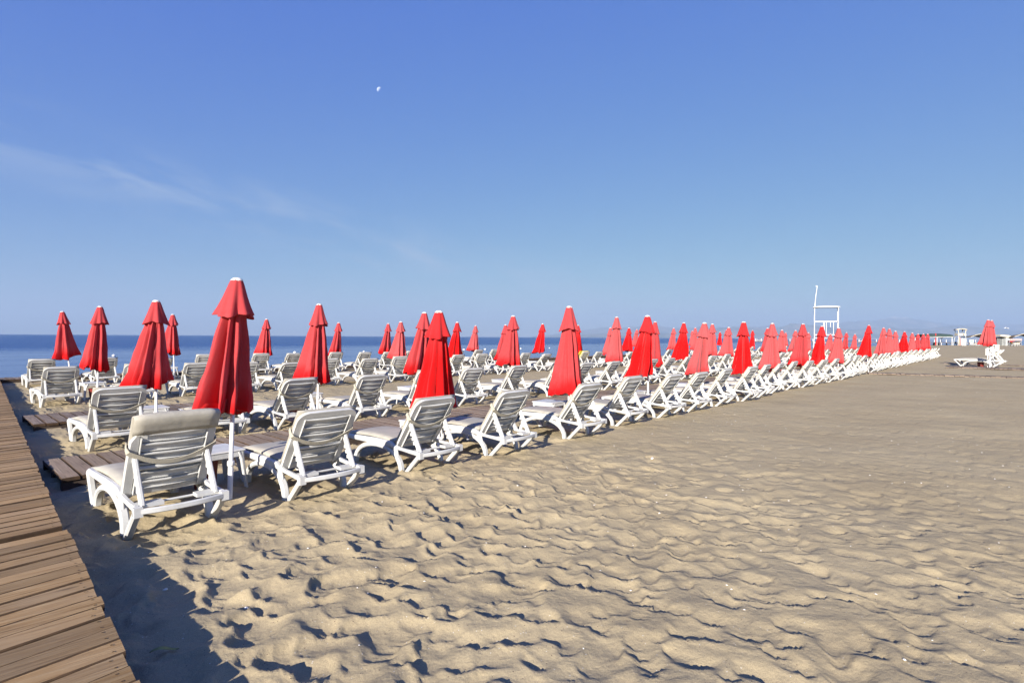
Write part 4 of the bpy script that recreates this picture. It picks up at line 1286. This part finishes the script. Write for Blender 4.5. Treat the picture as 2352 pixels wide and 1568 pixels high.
def shelter():
    D = 150.0; x0, x1 = at(2112, D), at(2180, D); w = x1-x0
    t = empty('beach_shelter', (x0, D, 0)); tag(t, 'dark green tarpaulin shelter on thin white posts by the water', 'shelter')
    m = MB(); P = []
    for i in range(13):
        s = i/12
        z = 2.85 + 0.25*math.sin(math.pi*s*0.9)
        P.append([Vector((w*s, -1.8, z-0.9 if s > 0.92 else z-0.75)), Vector((w*s, -1.2, z-0.12)), Vector((w*s, 0, z+0.1)), Vector((w*s, 1.5, z-0.15)), Vector((w*s, 2.2, z-0.9))])
    m.slab(P, lambda i, j: (0, 0, -0.05)); obj('roof', m.mesh('roof', 'all', M['green']), None, t)
    for x in (0.3, w*0.43, w*0.93):
        for y in (-1.7, 2.0):
            m = MB(); m.tube((x, y, -0.2), (x, y, 2.35), 0.07, 6); obj('post', m.mesh('post', True, M['metal_white']), None, t)
    m = MB(); m.tube((0.2, -1.75, 2.15), (w*0.97, -1.75, 2.3), 0.07, 6); obj('beam', m.mesh('beam', True, M['metal_white']), None, t)
    m = MB(); m.box((w*0.40, -1.5, 1.6), (0.15, 0.15, 3.3)); obj('flag_post', m.mesh('flag_post', False, M['red_print']), None, t)
    r = random.Random(2)
    bm = bmesh.new(); bmesh.ops.create_icosphere(bm, subdivisions=3, radius=1.0)
    for v_ in bm.verts:
        k = 1+0.25*math.sin(v_.co.x*5+1)*math.cos(v_.co.y*4); v_.co = Vector((v_.co.x*0.75*k, v_.co.y*0.6, max(-0.4, v_.co.z)*0.62*k))
    me = bpy.data.meshes.new('tarp_heap'); bm.to_mesh(me); bm.free()
    o = obj('tarp_heap', me, M['dark'], None, (at(2150, D), D, 0.25)); tag(o, 'black covered heap under the green shelter', 'heap')
shelter()
def guard_chair():
    D = 148.0; xc = at(2205.5, D)
    t = empty('lifeguard_chair', (xc, D, 0), R(-8)); tag(t, 'small pale lifeguard chair with arched roof and white ladder', 'lifeguard chair')
    for sx in (-1, 1):
        for sy in (-1, 1):
            m = MB(); m.sweep([(sx*1.15, sy*1.0, -0.1), (sx*0.85, sy*0.7, 2.5), (sx*0.8, sy*0.65, 3.35)], (1, 0, 0), 0.12, 0.12); obj('leg', m.mesh('leg', True, M['greywall']), None, t)
            m = MB(); m.sweep([(sx*0.8, sy*0.65, 3.3), (sx*0.98, sy*0.7, 4.25)], (1, 0, 0), 0.16, 0.14); obj('roof_post', m.mesh('roof_post', True, M['grey_pipe'] if sy > 0 else M['cream']), None, t)
    m = MB(); P = []
    for i in range(9):
        s = -1+i/4; P.append([Vector((s*1.2, y, 4.55-0.22*s*s)) for y in (-0.9, 0.9)])
    m.slab(P, lambda i, j: (0, 0, -0.16)); obj('roof', m.mesh('roof', 'all', M['cream']), None, t)
    m = MB(); m.box((0, 0, 2.95), (2.0, 1.5, 0.62)); obj('seat_box', m.mesh('seat_box', False, M['cream'], 0.03), None, t)
    m = MB(); m.box((0.28, -0.76, 2.95), (0.12, 0.05, 0.5)); m.box((0.38, -0.76, 2.78), (0.3, 0.05, 0.12)); obj('lettering', m.mesh('lettering', False, M['sign_black']), None, t)
    m = MB(); m.box((0.2, -1.0, 0.95), (1.05, 0.08, 1.9), Matrix.Rotation(R(-8), 3, 'X')); ld = obj('ladder_board', m.mesh('ladder_board', False, M['metal_white']), None, t)
    for k in range(4):
        m = MB(); m.box((0.2, -1.07+0.06*k, 0.35+0.42*k), (0.95, 0.06, 0.07)); obj('step', m.mesh('step', False, M['steel']), None, ld)
    m = MB(); m.box((-0.72, -0.85, 1.15), (0.5, 0.06, 2.2), Matrix.Rotation(R(-7), 3, 'X')); obj('side_board', m.mesh('side_board', False, M['pinkwood']), None, t)
guard_chair()
def curved_canopy(px0, px1, D, top, tip, label, name='curved_canopy'):
    x0, x1 = at(px0, D), at(px1, D); w = x1-x0
    t = empty(name, (x0, D, 0)); tag(t, label, 'canopy', 'curved canopies on the far beach')
    m = MB(); P = []
    for i in range(13):
        s = i/12; z = tip + (top-tip)*math.sin(math.pi/2*min(1, s*1.35))
        zf = z - 0.05 - 0.75*s*(1-s*0.35)
        P.append([Vector((w*s, -2.4, zf)), Vector((w*s, -1.2, (z*2+zf)/3+0.1)), Vector((w*s, 0.5, z)), Vector((w*s, 2.4, z-0.35))])
    # dark underside faces the water-side camera: sheet tilted up towards the land
    P = [[Vector((p.x, p.y, (tip + (top-tip)*math.sin(math.pi/2*min(1, i/12*1.35))) - 0.22*(2.4-abs(j-1.5))*0)) if False else p for j, p in enumerate(row)] for i, row in enumerate(P)]
    Q = []
    for i in range(13):
        s = i/12; z = tip + (top-tip)*math.sin(math.pi/2*min(1, s*1.35))
        Q.append([Vector((w*s, -1.6, z)), Vector((w*s, 0.0, z-0.28*s-0.1)), Vector((w*s, 1.8, z-0.95*s-0.12))])
    m.slab(Q, lambda i, j: (0, 0, 0.06)); obj('awning', m.mesh('awning', 'all', M['brown']), None, t)
    m = MB(); m.sweep([r_[0]+Vector((0, -0.03, 0.03)) for r_ in Q], (0, 1, 0), 0.10, 0.12); obj('edge', m.mesh('edge', True, M['cream']), None, t)
    m = MB(); pts = [(w*(0.62+0.3*math.sin(R(a))), 0.4, (top-0.25)*(1) - 1.3*(1-math.cos(R(a)))) for a in range(0, 91, 15)]
    pts.append((w*0.92, 0.4, -0.2)); m.sweep(pts, (0, 1, 0), 0.14, 0.14); obj('arm', m.mesh('arm', True, M['metal_white']), None, t)
curved_canopy(2218, 2262, 150.0, 3.25, 2.25, 'brown curved awning on the far beach, left of the grey hut')
curved_canopy(2318, 2372, 150.0, 3.5, 2.45, 'brown curved awning at the right picture edge beyond the grey hut')
def hut():
    D = 152.0; x0 = at(2288, D); w = at(2314, D)-x0
    t = empty('beach_hut', (x0, D, 0)); tag(t, 'pale grey clad beach hut with dark glazed side and light roof', 'hut')
    n = 12
    for k in range(n):
        m = MB(); m.box((w*0.42+(k+0.5)*w*0.58/n, 0, 1.15), (w*0.58/n-0.02, 3.0 + 0.06*(k % 2), 2.3)); obj('wall_panel', m.mesh('wall_panel', False, M['greywall']), None, t)
    m = MB(); m.box((w*0.2, 0.6, 1.1), (w*0.42, 1.8, 2.2)); obj('dark_bay', m.mesh('dark_bay', False, M['dark']), None, t)
    for k in range(5):
        m = MB(); m.box((w*0.02+k*w*0.095, -0.4, 1.05), (0.06, 0.08, 2.1)); obj('mullion', m.mesh('mullion', False, M['greywall']), None, t)
    m = MB(); m.add([(-0.5, -1.9, 2.95), (w*0.55, -1.9, 2.85), (w*1.12, -1.9, 2.25), (w*1.12, 1.9, 2.35), (w*0.55, 1.9, 3.0), (-0.5, 1.9, 3.05),
                     (-0.5, -1.9, 2.55), (w*0.55, -1.9, 2.3), (w*1.12, -1.9, 2.15), (w*1.12, 1.9, 2.25), (w*0.55, 1.9, 2.5), (-0.5, 1.9, 2.55)],
                    [(0, 1, 4, 5), (1, 2, 3, 4), (6, 11, 10, 7), (7, 10, 9, 8), (0, 6, 7, 1), (1, 7, 8, 2), (2, 8, 9, 3), (3, 9, 10, 4), (4, 10, 11, 5), (5, 11, 6, 0)])
    obj('roof', m.mesh('roof', False, M['cream']), None, t)
hut()
def far_bits():
    D = 150.0
    # red and white banner
    t = empty('banner', (at(2315, D), D-0.5, 0)); tag(t, 'red and white banner rail right of the grey hut', 'banner')
    L = at(2343, D)-at(2315, D)
    m = MB(); m.box((L/2, 0, 1.62), (L, 0.06, 0.42)); obj('banner_cloth', m.mesh('banner_cloth', False, M['metal_white']), None, t)
    r = random.Random(6); m = MB(); x = 0.1
    while x < L-0.2:
        w = r.uniform(0.1, 0.24); m.box((x+w/2, -0.04, 1.62), (w, 0.02, r.uniform(0.16, 0.26))); x += w+0.06
    obj('lettering', m.mesh('lettering', False, M['red_print']), None, t)
    for x in (0.05, L-0.05):
        m = MB(); m.box((x, 0.05, 0.85), (0.08, 0.08, 1.9)); obj('post', m.mesh('post', False, M['steel']), None, t)
    # kayaks
    def kayak(px, z, L, mat, label, y=0):
        m = MB(); P = []
        n = 14
        pts = [(L*(i/n-0.5), 0, 0.10*abs(-1+2*i/n)**3) for i in range(n+1)]
        ws = [max(0.03, 0.62*(1-abs(-1+2*i/n)**2.2)) for i in range(n+1)]
        hs = [max(0.03, 0.34*(1-abs(-1+2*i/n)**3)) for i in range(n+1)]
        m.sweep(pts, (0, 1, 0), ws, hs, round_=10)
        o = obj('kayak', m.mesh('kayak', True, M[mat]), None, None, (at(px, D), D+y, z), (0, R(-4), R(3))); tag(o, label, 'kayak', 'kayaks by the hut')
        return o
    kayak(2327, 0.78, 2.7, 'yellow', 'yellow kayak on the rack right of the grey hut', -0.9)
    kayak(2331, 1.12, 2.4, 'dark', 'dark kayak above the yellow one right of the hut', -0.6)
    kayak(2322, 1.15, 1.8, 'red_print', 'red kayak on the rack beside the grey hut', -0.3)
    t = empty('kayak_rack', (at(2327, D), D-0.5, 0)); tag(t, 'dark low rack holding kayaks right of the hut', 'rack')
    for x in (-1.0, 1.0):
        m = MB(); m.box((x, 0, 0.3), (0.12, 1.2, 0.6)); obj('trestle', m.mesh('trestle', False, M['dark']), None, t)
        m = MB(); m.box((x, 0.3, 0.78), (0.1, 0.1, 0.6)); obj('upright', m.mesh('upright', False, M['dark']), None, t)
        m = MB(); m.box((x, 0.1, 0.97), (0.08, 0.9, 0.06)); obj('arm', m.mesh('arm', False, M['dark']), None, t)
    # notice board
    t = empty('notice_board', (at(2232, D), D, 0)); tag(t, 'small white and teal notice board beside the lifeguard chair', 'notice board')
    m = MB(); m.box((0, 0, 1.0), (0.95, 0.06, 1.15)); pn = obj('panel', m.mesh('panel', False, M['metal_white']), None, t)
    m = MB(); m.box((-0.05, -0.04, 1.3), (0.75, 0.02, 0.28)); m.box((0.05, -0.04, 0.78), (0.7, 0.02, 0.22)); obj('poster', m.mesh('poster', False, M['teal']), None, pn)
    for x in (-0.4, 0.4):
        m = MB(); m.box((x, 0.05, 0.5), (0.07, 0.07, 1.1)); obj('post', m.mesh('post', False, M['steel']), None, t)
    # black chair
    t = empty('plastic_chair', (at(2190.5, D), D-1, 0), R(15)); tag(t, 'small black plastic armchair left of the far lifeguard chair', 'chair')
    m = MB(); m.box((0, 0, 0.45), (0.62, 0.55, 0.06)); obj('seat', m.mesh('seat', False, M['dark']), None, t)
    m = MB(); m.box((0, 0.28, 0.72), (0.6, 0.06, 0.55)); obj('backrest', m.mesh('backrest', False, M['dark']), None, t)
    for sx in (-1, 1):
        m = MB(); m.box((sx*0.32, 0, 0.65), (0.06, 0.5, 0.05)); obj('armrest', m.mesh('armrest', False, M['dark']), None, t)
        for sy in (-1, 1):
            m = MB(); m.box((sx*0.28, sy*0.24, 0.2), (0.07, 0.07, 0.5)); obj('leg', m.mesh('leg', False, M['dark']), None, t)
    # upturned loungers
    for k, px in enumerate((2242, 2248, 2254, 2260, 2337, 2343, 2349)):
        t = empty('sun_lounger', (at(px, 146), 146+0.2*k, 0.0), R(80+6*k)); t.scale = (1.2, 1.2, 1.1)
        tag(t, 'distant white lounger left of the grey hut' if px < 2300 else 'distant white lounger below the awning at the right edge', 'sun lounger',
            'distant loungers left of the hut' if px < 2300 else 'distant loungers at the right edge')
        for n_, me in LM['a', 1]: obj(n_, me, None, t)
    # bird-shaped white arc, added for an unidentified pale mark in the sky
    m = MB(); P = []
    for i in range(15):
        s = -1+i/7; c = 0.16*(1-abs(s)**1.5)+0.02
        z = 0.16*math.sin(abs(s)*2.2) - 0.22*s*s
        P.append([Vector((s*0.72, -c+0.12*abs(s), z)), Vector((s*0.72, 0+0.12*abs(s), z+0.02)), Vector((s*0.72, c*0.8+0.12*abs(s), z))])
    m.slab(P, lambda i, j: (0, 0, -0.015))
    m.sweep([(0, -0.32, 0.02), (0, -0.2, 0.03), (0, 0, 0.0), (0, 0.22, 0.0), (0, 0.36, 0.01)], (1, 0, 0), [0.03, 0.1, 0.14, 0.09, 0.1], [0.03, 0.09, 0.13, 0.08, 0.02], round_=8)
    o = obj('white_arc', m.mesh('white_arc', 'all', M['white_arc']), None, None, (at(2313, 110), 110, 1.6+26.5*110/1263), (R(12), R(6), R(20)))
    tag(o, 'small white bird floating above the far awnings', 'arc')
far_bits()

# ------------------------------------------------------------------ floats on the water
bo = MB(); bo.lathe([(0.02, -0.16), (0.16, -0.10), (0.2, 0.02), (0.15, 0.14), (0.04, 0.2), (0.03, 0.26), (0.01, 0.27)], 12)
BUOY = bo.mesh('buoy', True, M['buoy'])
br = random.Random(9)
for k in range(24):
    u = -14 + k*4.5; v = 64 + br.uniform(-0.8, 0.8)
    p = W(u, v); o = obj('buoy', BUOY, None, None, (p.x, p.y, SEA_Z+0.03)); s_ = br.uniform(0.35, 0.7); o.scale = (s_*1.6, s_*1.6, s_)
    tag(o, 'small float in the line of floats off the beach', 'float', 'line of floats')
p = W(3.0, 39.5); o = obj('buoy', BUOY, None, None, ((117-1176)/1263*33, 33, SEA_Z+0.05)); o.scale = (0.7, 0.7, 0.9)
tag(o, 'single white buoy close in, above the leftmost loungers', 'buoy')

# ------------------------------------------------------------------ small things on the sand
r = random.Random(17)
m = MB()
for k in range(620):
    if k < 400: u, v = r.uniform(1, 12), r.uniform(-5, 5)
    else: u, v = r.uniform(5, 45), r.uniform(-12, 5)
    s = r.uniform(0.004, 0.011) * (1.0 if k < 400 else 1.2)
    p = W(u, v); z = sand_z(u, v)+s*0.2
    rot = Matrix.Rotation(r.uniform(0, 6.28), 3, 'Z') @ Matrix.Rotation(r.uniform(-0.5, 0.5), 3, 'X')
    vs = [rot @ Vector(q)*s for q in ((1.2, 0, 0), (0.3, 0.8, 0.1), (-1, 0.4, 0), (-0.7, -0.7, 0), (0.4, -0.8, 0.1), (0, 0, 0.55))]
    m.add([q + Vector((p.x, p.y, z)) for q in vs], [(0, 1, 5), (1, 2, 5), (2, 3, 5), (3, 4, 5), (4, 0, 5), (4, 3, 2, 1, 0)])
o = obj('shell_fragments', m.mesh('shell_fragments', False, M['shell'])); tag(o, 'tiny white shell fragments scattered on the sand', None, None, 'stuff')
def pebble(u, v, s, label, mat='shell'):
    bm = bmesh.new(); bmesh.ops.create_icosphere(bm, subdivisions=2, radius=1.0)
    for q in bm.verts: q.co = Vector((q.co.x*1.3*s, q.co.y*0.9*s, q.co.z*0.65*s*(1+0.2*math.sin(q.co.x*3+u*9))))
    me = bpy.data.meshes.new('pebble'); bm.to_mesh(me); bm.free(); me.polygons.foreach_set('use_smooth', [True]*len(me.polygons))
    p = W(u, v); o = obj('pebble', me, M[mat], None, (p.x, p.y, sand_z(u, v)+s*0.3), (0.2, 0.1, r.uniform(0, 6))); tag(o, label, 'pebble', 'pebbles on the near sand')
def G(px, py, h=0.0):
    D = (1.6-h)*1263/(py-(767+px*0.0057)); X = (px-1176)/1263*D
    return X*US+D*UC, -X*UC+D*US
u, v = G(567, 1383); pebble(u, v, 0.014, 'pale pebble on the sand in front of the nearest lounger')
u, v = G(645, 1522); pebble(u, v, 0.013, 'pale pebble near the bottom edge beside the boardwalk shadow')
u, v = G(380, 1340); pebble(u, v, 0.012, 'small pebble at the rim of the boardwalk shadow')
u, v = G(1190, 2731*0.574); 
u, v = G(1500, 1052); pebble(u, v, 0.022, 'white shell lying on the smooth middle sand')
# willow-like leaf in the shade of the boardwalk
u, v = G(378, 1492); m = MB(); P = []
for i in range(9):
    s = i/8; w = 0.012*math.sin(math.pi*s)**0.8+0.0008
    P.append([Vector((s*0.13-0.065, y, 0.012*math.sin(s*5)+0.004*(1-abs(y)/max(w, 1e-5))*-1+0.008)) for y in (-w, 0, w)])
m.slab(P, lambda i, j: (0, 0, -0.001))
p = W(u, v); o = obj('leaf', m.mesh('leaf', 'all', M['leaf']), None, None, (p.x, p.y, sand_z(u, v)+0.012), (0.15, 0.1, R(38))); tag(o, 'narrow yellow-green leaf on the shaded sand beside the boardwalk', 'leaf')
